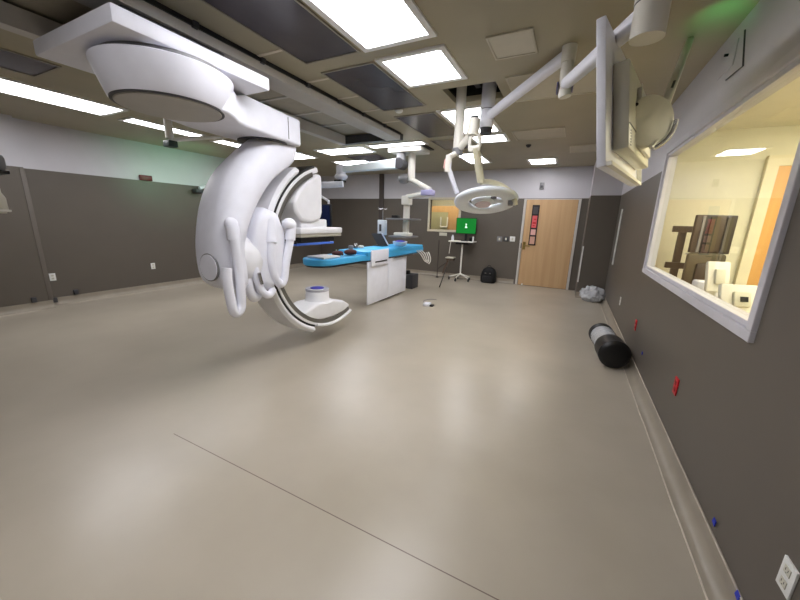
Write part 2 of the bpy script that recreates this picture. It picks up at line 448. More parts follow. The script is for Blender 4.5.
b = B(); b.box(-4.0, -3.0, YF+.3, YF+.8, 2.67, 2.6995); tag(obj('ceiling_light', b, mat('lobby_diffuser', (250, 240, 230), .5, emit=(255, 244, 228), estr=13)), 'warm ceiling light in the lobby beyond the small far window', 'ceiling light')
LY = YF+1.2
M_OAK = wood_mat('tan_oak_veneer', (188, 148, 98), (200, 160, 110))
t = thing('wooden_door', 'orange wooden door with a pale glazed panel, seen through the small far window', 'door', (-3.6, LY, 0))
b = B(); b.box(-4.35, -3.12, LY, LY+.05, 0, 2.07); obj('door_leaf', b, M_OAK, t)
b = B(); b.box(-4.2, -3.58, LY-.03, LY-.001, .9, 1.88); pn = obj('glazed_panel', b, mat('olive_grey_glass', (168, 164, 130), .3), t)
u0 = at(441, 217, 'y', LY-.05); u1 = at(447, 227, 'y', LY-.05)
b = B()
for ux in (u0.x, u1.x): b.cyl((ux, LY-.05, u1.z), (ux, LY-.05, u0.z), .022, seg=10)
b.cyl((u0.x, LY-.05, u1.z), (u1.x, LY-.05, u1.z), .022, seg=10); b.cyl(((u0.x+u1.x)/2, LY-.05, u1.z), ((u0.x+u1.x)/2, LY-.028, u1.z), .015, seg=8)
obj('pull_handle', b, M_WHITE2, pn)

# main door
b = B(); b.box(DX0+.05, DX1-.05, YF-.01, YF+.035, .008, DZ-.02)
door = obj('door_1', b, M_WOOD, kind='structure')
b = B(); b.box(DX0-.01, DX0+.045, YF-.03, YF+.12, 0, DZ); b.box(DX1-.045, DX1+.01, YF-.03, YF+.12, 0, DZ); b.box(DX0+.045, DX1-.045, YF-.008, YF+.12, DZ-.018, DZ)
obj('door_frame', b, mat('pale_jamb', (196, 192, 186), .4), door, kind='structure')
b = B(); b.box(-.945, -.775, YF-.028, YF-.011, 1.06, 2.06)
vp = obj('vision_panel', b, mat('dark_brown_frame', (34, 24, 24), .4), door, kind='structure')
b = B(); b.box(-.918, -.802, YF-.032, YF-.029, 1.84, 2.02); obj('dark_photo', b, mat('dim_photo', (70, 66, 68), .5), vp, kind='structure')
b = B(); b.box(-.918, -.802, YF-.032, YF-.029, 1.50, 1.80); obj('red_notice', b, mat('pink_red_paper', (214, 92, 96), .6), vp, kind='structure')
b = B(); b.box(-.90, -.82, YF-.034, YF-.0325, 1.60, 1.64); b.box(-.89, -.84, YF-.034, YF-.0325, 1.54, 1.565); b.box(-.88, -.82, YF-.034, YF-.0325, 1.70, 1.725); obj('notice_lettering', b, M_RED, vp, kind='structure')
b = B(); b.box(-.918, -.802, YF-.032, YF-.029, 1.32, 1.46); obj('paper_notice', b, mat('pale_pink_paper', (216, 168, 160), .6), vp, kind='structure')
b = B(); b.box(-.918, -.802, YF-.032, YF-.029, 1.09, 1.28); obj('lower_notice', b, mat('peach_paper', (206, 160, 142), .6), vp, kind='structure')
b = B(); b.box(-1.075, -1.01, YF-.02, YF-.011, .94, 1.14); b.cyl((-1.045, YF-.02, 1.04), (-1.045, YF-.07, 1.04), .014); b.tube([(-1.045, YF-.07, 1.04), (-.98, YF-.07, 1.04), (-.90, YF-.065, 1.03)], .013)
obj('lever_handle', b, mat('brass', (130, 112, 60), .3, metal=.8), door, kind='structure')
b = B(); b.cyl((-.98, YF-.03, .03), (-.98, YF-.07, .03), .02); obj('door_stop', b, M_OUTLET, door, kind='structure')
b = B(); b.box(DX0+.03, DX0+.045, YF-.06, YF-.03, .98, 1.1); obj('strike_plate', b, M_BLACK, door, kind='structure')

# corner guard on the chase and slim white bar on the right wall
b = B(); b.box(.272, .30, 8.405, 8.42, .35, 1.15); tag(obj('corner_guard', b, M_OUTLET), 'slim white vertical guard on the edge of the wall block right of the door', 'corner guard')
b = B(); b.box(XR-.02, XR, 7.72, 7.80, .86, 1.92); tag(obj('wall_strip', b, M_OUTLET, bev=.004), 'tall narrow white strip on the right grey wall near the far corner', 'wall strip')

# ------------------------------------------------------------------ ceiling panels and lights
def light(x0, x1, y0, y1, label, frame=True):
    t = thing('ceiling_light', label, 'ceiling light', ((x0+x1)/2, (y0+y1)/2, ZC), 'recessed ceiling light panels')
    F = .05
    b = B()
    b.box(x0-F, x1+F, y0-F, y0, ZC-.016, ZC); b.box(x0-F, x1+F, y1, y1+F, ZC-.016, ZC)
    b.box(x0-F, x0, y0, y1, ZC-.016, ZC); b.box(x1, x1+F, y0, y1, ZC-.016, ZC)
    obj('frame', b, mat('light_frame', (238, 238, 238), .4), t)
    b = B(); b.box(x0, x1, y0, y1, ZC-.008, ZC-.0005); obj('diffuser', b, M_LAMP, t)
light(-1.65, -1.12, 1.40, 2.59, 'largest, nearest white ceiling light panel, cut by the top edge of the photo')
light(-1.65, -1.12, 2.84, 3.41, 'square white ceiling light panel just before the open boom hatch')
light(-1.65, -1.16, 4.32, 5.45, 'white ceiling light panel partly hidden behind the two boom columns')
light(-1.62, -1.14, 5.68, 6.11, 'short white ceiling light panel just beyond the boom columns')
light(-2.28, -1.86, 7.0, 8.1, 'white ceiling light panel low behind the surgical lamp arm')
light(-1.0, -.50, 8.0, 8.62, 'small white ceiling light panel above the wooden door')
light(-4.86, -3.80, 5.74, 6.22, 'white ceiling light panel past the left end of the gantry rails')
light(-3.58, -2.52, 5.70, 5.89, 'thin white ceiling light panel past the right end of the gantry rails')
light(-5.4, -4.55, 7.0, 7.6, 'far white ceiling light panel above the white monitor arm')
light(-6.1, -5.45, 5.8, 6.4, 'white ceiling light panel seen just inside the big curved gantry arm')
light(-6.17, -5.58, 1.50, 2.70, 'long white ceiling light panel nearest the left wall at the picture edge')
light(-6.2, -5.93, 2.98, 4.12, 'long white ceiling light panel partly behind the round gantry disc')
light(-6.2, -5.93, 4.42, 5.0, 'small white ceiling light panel left of the curved gantry arm top')
light(-1.65, -1.12, -.9, .3, 'unseen white ceiling light panel added behind the viewpoint')  # out of view, added for light and reflection on the near floor

def ceil_panel(x0, x1, y0, y1, m_, label, name='ceiling_panel', cat='ceiling panel', group=None):
    t = thing(name, label, cat, ((x0+x1)/2, (y0+y1)/2, ZC), group)
    b = B(); F = .015
    b.box(x0-F, x1+F, y0-F, y0, ZC-.012, ZC); b.box(x0-F, x1+F, y1, y1+F, ZC-.012, ZC); b.box(x0-F, x0, y0, y1, ZC-.012, ZC); b.box(x1, x1+F, y0, y1, ZC-.012, ZC)
    obj('frame', b, mat('panel_frame', (150, 144, 130), .4) if m_ is M_DARKP else mat('panel_frame_pale', (196, 190, 172), .4), t)
    b = B(); b.box(x0, x1, y0, y1, ZC-.006, ZC-.0005); obj('plate', b, m_, t)
G = 'dark glossy ceiling panels'
ceil_panel(-2.30, -1.75, 1.40, 2.61, M_DARKP, 'dark glossy ceiling panel nearest the camera, left of the largest light', group=G)
ceil_panel(-2.30, -1.75, 2.84, 4.02, M_DARKP, 'dark glossy ceiling panel left of the square ceiling light', group=G)
ceil_panel(-2.30, -1.75, 4.32, 5.5, M_DARKP, 'dark glossy ceiling panel left of the boom columns, beyond the second one', group=G)
ceil_panel(-5.15, -4.58, 1.0, 1.73, M_DARKP, 'dark ceiling panel at the far left edge beside the gantry carriage', group=G)
ceil_panel(-2.35, -1.80, 5.75, 6.5, M_DARKP, 'dark ceiling vent panel in front of the far equipment boom plate', group=G)
ceil_panel(-4.7, -3.9, 6.5, 7.2, M_DARKP, 'dark ceiling panel over the white monitor arm', group=G)
M_PALEP = mat('pale_hatch', (204, 198, 182), .5)
ceil_panel(-.74, -.44, 2.83, 3.18, M_PALEP, 'small pale ceiling access hatch right of the square light', 'ceiling_hatch_cover', 'access hatch')
ceil_panel(-.73, .1, 3.60, 4.28, mat('pale_hatch_dim', (188, 181, 163), .5), 'pale ceiling access hatch behind the white boom arm', 'ceiling_hatch_cover', 'access hatch')
ceil_panel(-.98, -.28, 5.6, 6.15, mat('pale_hatch_dim', (188, 181, 163), .5), 'faint pale ceiling hatch halfway to the far wall', 'ceiling_hatch_cover', 'access hatch')
ceil_panel(-.2, .5, 6.9, 7.5, mat('pale_hatch_dim', (188, 181, 163), .5), 'faint pale ceiling hatch near the far right corner', 'ceiling_hatch_cover', 'access hatch')
b = B(); b.lathe([(.045, 0), (.045, -.012), (.03, -.035), (.01, -.045)], (-.86, 6.6, ZC), 20)
tag(obj('sprinkler', b, M_DGREY), 'tiny dark sprinkler head on the ceiling before the far small light', 'sprinkler')
b = B(); b.lathe([(.05, 0), (.05, -.015), (.035, -.03), (.01, -.034)], at(399, 110, 'z', ZC), 20)
tag(obj('smoke_detector', b, M_OUTLET), 'small white round detector on the ceiling between two dark panels', 'detector')

# gantry rails
def rail(name, x0, x1, y0, y1, label, z0=2.84):
    t = thing(name, label, 'ceiling rail', ((x0+x1)/2, y1, ZC))
    b = B(); b.box(x0, x1, y0, y1, z0, ZC+.04); obj('beam', b, M_BEAM, t)
    b = B(); xm = x1+.008 if x1 > -3 else x0-.008
    b.box(xm-.008, xm+.008, y0, y1, ZC-.03, ZC); tr = obj('track_groove', b, M_BLACK, t)
    for k in range(8):
        y = (2.4, 2.97, 3.5, 4.02, 4.58, 1.8, 1.2, .6)[k]
        b = B(); b.box(xm-.02, xm+.025, y-.02, y+.02, ZC-.04, ZC); obj('clamp', b, M_DGREY, t)
rail('ceiling_rail', -2.86, -2.62, YB+.3, 5.1, 'long grey ceiling rail on the right side of the gantry')
rail('ceiling_rail', -3.80, -3.68, YB+.3, 5.1, 'long dark-edged ceiling rail on the left side of the gantry')
b = B()
for y in (2.35, 2.96, 3.475, 3.97, 4.5): b.box(-2.6, -2.33, y-.015, y+.015, ZC-.006, ZC-.0005)
obj('trim_7', b, mat('pale_joint', (214, 206, 190), .5), kind='structure')
b = B(); b.box(-3.8, -2.62, 5.1, 5.2, 2.85, ZC+.04); tag(obj('rail_crosspiece', b, M_DGREY), 'dark crosspiece closing the far end of the two ceiling rails', 'rail crosspiece')

# ------------------------------------------------------------------ the gantry
G = thing('angiography_gantry', 'huge white ceiling-hung x-ray gantry with a curved arm carrying a C-arm', 'x-ray machine', (-2.54, 1.52, ZC))
b = B(); b.box(-3.70, -2.64, 1.35, 2.05, 2.755, 2.838, bev=.01); b.box(-3.05, -2.5, 1.3, 2.0, 2.62, 2.755, bev=.01); obj('trolley', b, M_DGREY, G)
b = B(); b.box(-3.15, -2.21, 1.08, 2.09, 2.535, 2.625, bev=.012); car = obj('carriage', b, M_WHITE, G)
b = B(); b.cyl((-2.54, 1.52, 2.50), (-2.54, 1.52, 2.537), .35, seg=48); obj('swivel_neck', b, M_GREY, G)  # grey imitates the shadow between housing and carriage
AX = (-2.54, 1.52)
b = B()
b.lathe([(.32, 2.302), (.328, 2.30), (.334, 2.305), (.375, 2.42), (.398, 2.485), (.398, 2.497), (.385, 2.505)], (AX[0], AX[1], 0), 64)
sw = obj('swivel_housing', b, M_WHITE, G, sharp=50)
b = B(); b.lathe([(.306, 2.2925), (.324, 2.2925), (.326, 2.301), (.306, 2.301)], (AX[0], AX[1], 0), 64)
obj('dark_ring', b, M_DGREY, sw)
b = B(); b.lathe([(.302, 2.286), (.306, 2.292), (.306, 2.30)], (AX[0], AX[1], 0), 64); obj('cover_disc', b, M_FACE, sw)
# horizontal beam, flaring into the swivel housing
def rrect(x0, x1, z0, z1, r=.03, n=4):
    P = []
    for cx, cz, a0 in ((x1-r, z1-r, 0), (x0+r, z1-r, 90), (x0+r, z0+r, 180), (x1-r, z0+r, 270)):
        for k in range(n+1):
            a = math.radians(a0+90*k/n); P.append((cx+r*math.cos(a), cz+r*math.sin(a)))
    return P
b = B(); rings = []
for y, x0, x1, r in ((1.60, -2.86, -2.24, .02), (1.75, -2.90, -2.26, .02), (1.86, -2.94, -2.33, .02), (1.95, -2.96, -2.405, .02), (2.06, -2.97, -2.45, .02), (2.25, -2.98, -2.48, .02), (2.56, -3.0, -2.52, .02), (2.74, -3.0, -2.54, .02), (2.775, -2.99, -2.555, .02), (2.79, -2.97, -2.575, .02)):
    rings.append([(x, y, z) for x, z in rrect(x0, x1, 2.295, 2.535 if y > 2.0 else 2.49, r)])
b.loft(rings); bm_ = obj('swing_beam', b, M_WHITE, G, sharp=50)
b = B(); b.box(-2.9, -2.517, 2.58, 2.584, 2.32, 2.51); obj('seam', b, M_GREY, bm_)
b = B(); b.cyl((-2.78, 2.5, 2.283), (-2.78, 2.5, 2.30), .225, seg=40); obj('pivot_ring', b, M_DGREY, G)
# the big crescent arm
O_ = catmull([Vector(p) for p in ((0, 2.33, 2.285), (0, 2.215, 2.16), (0, 2.03, 1.93), (0, 1.925, 1.65), (0, 1.865, 1.35), (0, 1.865, 1.12), (0, 1.90, .99), (0, 1.99, .92))], 6)
I_ = catmull([Vector(p) for p in ((0, 2.79, 2.285), (0, 2.74, 2.14), (0, 2.47, 1.95), (0, 2.30, 1.76), (0, 2.17, 1.55), (0, 2.09, 1.33), (0, 2.10, 1.12), (0, 2.09, .94))], 6)
b = B(); rings = []
X0, X1 = -3.05, -2.60
n = len(O_)
for k in range(n):
    o, i = O_[k], I_[k]
    u = k/(n-1)
    xa, xb = X0+.22*max(0, 1-u*2.3)**1.4+(.03 if u > .97 else 0), X1-.02*u-(.03 if u > .97 else 0)
    sec = [(xb-.0, .10), (xb, .60), (xb-.03, .82), (xb-.11, .97), (xb-.16, 1.0), (xa+.07, 1.0), (xa+.02, .93), (xa, .75), (xa, .10), (xa+.03, 0), (xb-.03, 0)]
    rings.append([(x, i.y+(o.y-i.y)*t_, i.z+(o.z-i.z)*t_) for x, t_ in sec])
b.loft(rings); la = obj('curved_arm', b, M_WHITE, G, sharp=60)
# round cover on the back of the arm
b = B(); b.cyl((-2.83, 1.869, 1.14), (-2.83, 1.854, 1.14), .125, seg=40); obj('round_cover', b, M_GREY, la)
b = B(); b.cyl((-2.83, 1.856, 1.14), (-2.83, 1.848, 1.14), .115, seg=40); obj('cover_cap', b, M_WHITE, la)
# rotation motor between arm and C holder
b = B()
b.lathe([(.05, -.04), (.19, -.04), (.21, -.02), (.215, .1), (.20, .2), (.17, .25), (.05, .26)], (-2.83, 2.10, 1.17), 40, mtx=Matrix.Rotation(-PI/2, 4, 'X'), sx=.95, sy=1.2)
mo = obj('rotation_drive', b, M_GANTRY, G, sharp=50)
# C holder and C
CC = (3.468, 1.20); RI = .913
def csec(x0, x1, r0, r1, c=.02):
    return [(x0+c, r0), (x1-c, r0), (x1, r0+c), (x1, r1-c), (x1-c, r1), (x0+c, r1), (x0, r1-c), (x0, r0+c)]
b = B(); b.arc(csec(-3.08, -2.72, RI+.10, RI+.175, .03), CC, 122, 249, 60); ho = obj('arc_holder', b, M_GANTRY, G, sharp=40)
b = B(); b.arc(csec(-3.04, -2.743, RI+.075, RI+.105, .004), CC, 106, 249, 50); obj('belt_slot', b, M_BLACK, ho)
b = B(); b.arc([(-3.03, RI+.02), (-2.75, RI+.02), (-2.735, RI+.035), (-2.735, RI+.072), (-2.75, RI+.085), (-3.03, RI+.085), (-3.05, RI+.07), (-3.05, RI+.04)], CC, 104, 293, 90)
ca = obj('c_arc', b, M_GANTRY, G, sharp=40)
b = B(); b.arc([(-2.99, RI-.005), (-2.745, RI-.005), (-2.738, RI+.0), (-2.731, RI+.045), (-2.738, RI+.05), (-2.99, RI+.025)], CC, 110, 293, 90)
obj('guide_track', b, M_TRACK, ca, sharp=40)
b = B(); b.arc(csec(-3.0, -2.71, RI+.055, RI+.09, .01), CC, 250, 294, 30); obj('lower_rim', b, M_GANTRY, ca)
# shoulders of the holder with bumper rails
xs = -2.62
def P3(px, py, x=xs): return at(px, py, 'x', x)
b = B()
b.loft([[(x, y, z) for x, z in rrect(-3.05, -2.66, 1.02, 1.46, .08, 5)] for y in (2.24, 2.27)] )
b.bm.free(); b = B()
rings = []
for y, x0, x1, z0, z1 in ((2.20, -2.98, -2.68, 1.00, 1.40), (2.27, -3.04, -2.64, .90, 1.60), (2.38, -3.06, -2.62, .86, 1.68), (2.50, -3.06, -2.62, .95, 1.64), (2.60, -3.04, -2.66, 1.05, 1.50)):
    rings.append([(x, y, z) for x, z in rrect(x0, x1, z0, z1, .09, 5)])
b.loft(rings); sh = obj('holder_shoulder', b, M_WHITE, G, sharp=55)
b = B(); c = P3(289, 224); b.ball(c, .068, 1, 1.1, .9); b.tube([P3(291, 222), P3(290, 240)], .054, 16); b.tube([P3(269, 220, -2.66), P3(270.5, 230, -2.64), P3(271.5, 243, -2.62)], .056, 16); b.ball(P3(268, 218, -2.68), .066)
obj('bumper_mount', b, M_WHITE, sh)
def bumper(pts, r, x=xs):
    b = B(); b.tube([P3(p[0], p[1], p[2] if len(p) > 2 else x) for p in pts], r, 14, smooth=6); return obj('bumper_rail', b, M_WHITE, G, sharp=60)
bumper([(271, 238), (271, 258), (274, 275), (280, 284), (284, 279), (286, 262), (290, 240), (291, 228)], .042)
bumper([(235, 238), (237, 260), (240, 285), (241, 306), (237, 313), (233, 309), (230, 296), (227, 280), (227, 268)], .042, -2.56)
bumper([(253, 252, -2.7), (255, 270, -2.66), (259, 285, -2.64), (264, 293, -2.62), (269, 295, -2.62), (273, 290, -2.66)], .036)
bumper([(246, 272, -2.72), (249, 288, -2.7), (253, 297, -2.7), (257, 296, -2.72), (260, 285, -2.74)], .045)
b = B(); b.tube([P3(232, 226, -2.585), P3(234, 240, -2.575)], .055, 16); b.ball(P3(231, 224, -2.6), .056); obj('bumper_mount', b, M_WHITE, la)
b = B(); b.tube([P3(259, 273, -2.6), P3(262, 284, -2.6)], .016, 12); obj('release_lever', b, M_STEEL, sh)
# detector
b = B()
DXc, DYc = -2.92, 3.44
pr = [(2.84, 1.66), (2.82, 1.76), (2.90, 1.87), (3.02, 1.97), (3.14, 2.04), (3.22, 2.09), (3.29, 2.09), (3.30, 2.0), (3.29, 1.66), (3.26, 1.58), (3.10, 1.54), (2.92, 1.56)]
b.prism([(-3.06, y, z) for y, z in pr], (.34, 0, 0)); de = obj('detector_housing', b, M_GANTRY, G, sharp=50, bev=.03)
b = B(); b.box(-3.08, -2.76, 2.96, 3.42, 1.47, 1.58, bev=.02); obj('detector_neck', b, M_GANTRY, de)
b = B(); b.box(-3.16, -2.70, 2.88, 3.66, 1.41, 1.48, bev=.015); dt = obj('detector_plate', b, M_GANTRY, G)
b = B(); b.box(-3.15, -2.71, 2.89, 3.65, 1.37, 1.412, bev=.01); obj('detector_rim', b, mat('warm_grey_plastic', (168, 164, 152), .4), dt)
b = B(); b.box(-3.12, -2.72, 2.90, 3.50, 1.32, 1.371); obj('detector_face', b, M_BLACK, dt)
# tube
b = B()
b.lathe([(.02, .60), (.13, .60), (.145, .59), (.15, .57), (.155, .46), (.18, .43), (.2, .42)], (DXc, 3.38, .085), 40)
tu = obj('tube_housing', b, M_GANTRY, G, sharp=50)
b = B(); rings = []
for y, z0, z1 in ((2.92, .41, .44), (2.97, .36, .48), (3.15, .31, .53), (3.5, .29, .525), (3.72, .31, .47), (3.84, .34, .40), (3.87, .36, .38)):
    w_ = .18 if 2.94 < y < 3.85 else .14
    rings.append([(x, y, z) for x, z in rrect(DXc-w_, DXc+w_, z0, z1, min(.03, (z1-z0)*.45), 4)])
b.loft(rings); obj('tube_base', b, M_GANTRY, tu, sharp=50)
b = B(); b.lathe([(.10, .632), (.150, .632), (.152, .628), (.152, .60), (.1, .60)], (DXc, 3.38, .055), 40); obj('collimator_ring', b, mat('light_grey_ring', (176, 176, 186), .4), tu)
b = B(); b.cyl((DXc, 3.38, .686), (DXc, 3.38, .692), .09, seg=32); obj('collimator_window', b, M_NAVY, tu)

# blue-edged tray under the detector
t = thing('radiation_shield', 'dark tray with a bright blue edge just below the white detector', 'shield', (-3.5, 4.2, 1.3))
e0, e1 = at(297, 246, 'x', -3.35), at(334, 243, 'x', -3.35)
b = B(); b.box(-3.75, -3.35, e0.y, e1.y, 1.205, 1.24, bev=.008); obj('shield_edge', b, M_LIFT, t)
b = B(); b.box(-3.74, -3.36, e0.y, e1.y-.08, 1.235, 1.26); obj('shield_pad', b, M_BLACK, t)
b = B(); b.tube([(-3.7, e0.y+.1, 1.25), (-3.75, e0.y+.05, 2.0), (-3.74, e0.y, ZC-.1), (-3.74, e0.y, ZC-.1)], .012, 10); obj('shield_arm', b, M_STEEL, t)

# ------------------------------------------------------------------ arm hanging left of the gantry
t = thing('equipment_boom', 'slim white two-part ceiling arm with a dark foot, below the round gantry disc', 'ceiling arm', (-5.2, 3.05, ZC))
pa = at(170, 140, 'x', -5.0); pb = at(231, 136, 'x', -5.0)
b = B(); b.tube([(pa.x, pa.y, ZC), (pa.x, pa.y, pa.z+.02)], .05, 16); obj('post', b, M_WHITE2, t)
b = B(); b.tube([(pa.x, pa.y, pa.z+.0), (pb.x, pb.y, pb.z)], .03, 12); obj('boom', b, M_WHITE2, t)
b = B(); b.box(pa.x-.07, pa.x+.07, pa.y-.06, pa.y+.06, pa.z-.09, pa.z-.01, bev=.01); obj('foot', b, mat('dark_green_plastic', (34, 54, 46), .5), t)
b = B(); b.tube([(pb.x, pb.y, pb.z-.02), (pb.x, pb.y, pb.z+.1)], .03, 12); obj('end_joint', b, M_WHITE2, t)

# ------------------------------------------------------------------ far monitor boom
t = thing('monitor_boom', 'white ceiling boom reaching left from the far mounting plate to a dark blue screen', 'monitor boom', (-3.1, 6.0, ZC))
b = B(); q = at(401, 152, 'z', 2.86)
b.box(-3.3, -2.62, 5.93, 6.38, 2.84, ZC-.02, bev=.01); pt_ = thing('mounting_plate', 'white rectangular ceiling mounting plate carrying the two far booms', 'ceiling plate', (-2.96, 6.15, ZC)); obj('plate', b, M_WHITE2, pt_)
b = B(); b.box(-3.36, -2.56, 5.9, 6.44, ZC-.02, ZC); obj('dark_recess_edge', b, M_BLACK, pt_)
cA = at(401, 160, 'y', 6.05)
b = B(); b.cyl((cA.x, cA.y, 2.84), (cA.x, cA.y, 2.60), .085); col_ = obj('column', b, M_GREY, t)
eA = at(341, 169, 'y', 5.55)
b = B()
d_ = Vector((eA.x-cA.x, eA.y-cA.y, 0)); L = d_.length; R_ = Matrix.Translation((cA.x, cA.y, 0)) @ Matrix.Rotation(math.atan2(d_.y, d_.x), 4, 'Z')
zz = at(400, 163, 'y', 6.05).z
b.prism([R_ @ Vector(p) for p in ((-.02, -.08, zz-.10), (L, -.07, eA.z-.07), (L, -.07, eA.z+.04), (-.02, -.08, zz+.09))], R_.to_3x3() @ Vector((0, .15, 0)))
obj('boom_arm', b, mat('cool_white_enamel', (226, 236, 240), .3), t, bev=.02)
b = B(); b.cyl((cA.x, cA.y-.11, zz-.02), (cA.x, cA.y+.11, zz-.02), .1); obj('brake_knuckle', b, M_DGREY, t)
b = B(); b.cyl((eA.x, eA.y, eA.z+.07), (eA.x, eA.y, eA.z-.13), .09); b.ball((eA.x, eA.y, eA.z-.14), .1, 1.3, 1.2, .7)
obj('elbow', b, M_WHITE, t)
e2 = at(297, 185, 'y', 5.2); e3 = at(343, 184, 'y', 5.5)
b = B(); b.tube([e3, at(328, 185, 'y', 5.4), e2], .06, 14); obj('spring_arm', b, M_WHITE, t)
b = B(); b.box(eA.x-.1, eA.x+.05, eA.y-.1, eA.y+.1, eA.z-.24, eA.z-.2, bev=.01); obj('elbow_cap', b, M_BLACK, t)
sc_ = at(327, 216, 'y', 5.2)
b = B(); b.tube([(e2.x+.15, e2.y+.02, e2.z), (sc_.x-.02, sc_.y+.08, sc_.z+.28), (sc_.x, sc_.y+.06, sc_.z)], .025, 10); obj('drop_bracket', b, M_WHITE, t)
m1 = thing('flat_monitor', 'dark blue-lit flat screen half hidden behind the detector of the C-arm', 'monitor', sc_)
b = B(); b.box(sc_.x-.30, sc_.x+.10, sc_.y-.02, sc_.y+.03, sc_.z-.2, sc_.z+.22, bev=.008); obj('casing', b, M_BLACK, m1)
b = B(); b.box(sc_.x-.28, sc_.x+.085, sc_.y-.024, sc_.y-.0205, sc_.z-.18, sc_.z+.20); obj('screen', b, M_SCREENB, m1)

# far equipment pendant
t = thing('equipment_pendant', 'white ceiling pendant with an angled arm and grey shelves behind the patient table', 'pendant', (-2.7, 6.3, ZC))
cB = at(412, 160, 'y', 6.2)
b = B(); b.cyl((cB.x, cB.y, 2.84), (cB.x, cB.y, at(412, 181, 'y', 6.2).z), .07); obj('column', b, M_WHITE2, t)
pz = at(404, 179, 'y', 6.2)
b = B(); b.ball(pz, .12, 1, 1, .8); obj('round_housing', b, M_GREY, t)
pB = at(430, 190, 'y', 6.1); pC = at(407, 198, 'y', 6.4)
b = B(); a0 = at(410, 179, 'y', 6.2); b.tube([a0, pB], .05, 12); obj('upper_arm', b, M_WHITE2, t)
b = B(); b.box(pB.x-.16, pB.x+.08, pB.y-.08, pB.y+.08, pB.z-.1, pB.z, bev=.02); obj('joint_head', b, mat('lilac_plastic', (176, 172, 214), .4), t)
b = B(); b.tube([(pB.x-.05, pB.y, pB.z-.06), (pC.x, pC.y, pC.z+.02)], .05, 12); obj('lower_arm', b, M_WHITE2, t)
pD = at(408, 238, 'y', 6.4)
b = B(); b.box(pC.x-.09, pC.x+.09, pC.y-.09, pC.y+.09, pC.z-.14, pC.z+.04, bev=.02); b.box(pC.x-.05, pC.x+.05, pC.y-.05, pC.y+.05, pD.z, pC.z-.1); obj('mast', b, M_WHITE2, t)
for py, hw in ((218.5, .34), (236, .27)):
    z = at(407, py, 'y', 6.3).z
    b = B(); b.box(pC.x-hw, pC.x+hw*.75, pC.y-.28, pC.y+.2, z-.03, z, bev=.008); obj('shelf', b, M_GREY, t)
zs = at(407, 218.5, 'y', 6.3).z
b = B(); b.box(pC.x-.22, pC.x-.08, 6.15, 6.3, zs+.001, zs+.06, bev=.01); tag(obj('device_box', b, M_BLACK), 'small black device on the upper pendant shelf', 'device')
zs = at(407, 236, 'y', 6.3).z
b = B(); b.box(pC.x-.15, pC.x+.2, 6.12, 6.32, zs+.001, zs+.07, bev=.02); tag(obj('device_box', b, M_WHITE2), 'low pale device on the lower pendant shelf', 'device')

# ------------------------------------------------------------------ patient table
T = thing('patient_table', 'long light blue topped patient table on a white panelled pedestal', 'patient table', (-3.5, 5.6, 0))
b = B(); out = []
for k in range(13):
    a = PI + PI*k/12; out.append((-3.55+.29*math.cos(a), 4.27+.34*math.sin(a)))
out = out + [(-3.24, 5.0), (-3.18, 5.15), (-3.18, 7.6), (-3.84, 7.6), (-3.84, 5.0)]
b.prism([(x, y, .865) for x, y in out], (0, 0, .105)); top = obj('table_top', b, M_BLUE, T, bev=.018)
b = B(); b.prism([(-3.55+(x+3.55)*.97, 4.2+(y-4.2)*.99+.04, .84) for x, y in out], (0, 0, .028)); obj('underside', b, M_BLACK, T)
b = B(); b.box(-3.84, -3.17, 5.05, 7.55, .95, 1.03, bev=.02); obj('mattress', b, M_BLUE, T)
b = B(); b.box(-3.56, -3.217, 5.7, 6.45, .09, .85, bev=.01); ped = obj('pedestal', b, M_GREY, T)
for y0, y1 in ((5.07, 5.85), (5.86, 6.68)):
    b = B(); b.box(-3.215, -3.19, y0, y1, .04, .84, bev=.006); obj('side_panel', b, M_WHITE, T)
b = B(); b.box(-3.52, -3.24, 5.6, 6.6, 0, .089, bev=.01); obj('base_plate', b, M_DGREY, T)
b = B(); b.box(-3.165, -3.14, 5.12, 5.76, .76, 1.05, bev=.008); po = obj('control_panel', b, M_WHITE, T)
b = B(); b.box(-3.14, -3.132, 5.25, 5.68, .82, .84); obj('slot', b, M_BLACK, po)
b = B(); b.box(-3.19, -3.14, 6.0, 7.4, .835, .865); obj('accessory_rail', b, M_STEEL, T)
for k in range(3):
    y = 7.1+k*.12
    b = B(); b.tube([(-3.14, y, .92), (-3.04, y+.05, .82), (-3.0, y+.2, .66-.04*k), (-3.04, y+.42, .68), (-3.12, y+.45, .84)], .012, 8, smooth=5); obj('cable', b, M_WHITE2, T)
# things on the table
b = B(); b.prism([(x, y, .971) for x, y in ((-3.72, 4.08), (-3.35, 4.05), (-3.33, 4.45), (-3.68, 4.47))], (0, 0, .03)); tag(obj('towel', b, M_WHITE2, bev=.01), 'folded white cloth lying on the blue head end of the table', 'cloth')
for (x, y, s, lb) in ((-3.5, 4.60, .085, 'maroon padded strap bundle on the blue table, nearer the head end'), (-3.42, 4.86, .10, 'larger maroon padded strap bundle on the blue table by the thick mattress')):
    b = B(); b.ball((x, y, .975+s*.5), s, 1.0, 1.4, .5); b.tube([(x-.07, y-.06, .992), (x, y, 1.05), (x+.07, y+.06, .992)], .018, 10, smooth=4); tag(obj('strap_bundle', b, M_BROWN), lb, 'strap')
b = B(); b.cyl((-3.72, 4.85, .971), (-3.72, 4.85, 1.05), .02, .012, 12); tag(obj('bottle', b, mat('pale_green_plastic', (150, 190, 150), .4)), 'tiny pale green bottle on the head end of the blue table', 'bottle')
b = B(); b.lathe([(.07, 0), (.13, .01), (.16, .06), (.165, .1), (.15, .1), (.12, .04)], (-3.40, 6.75, 1.031), 28)
bw = obj('basin', b, M_WHITE); tag(bw, 'white basin lined in violet blue on the foot end of the table', 'basin')
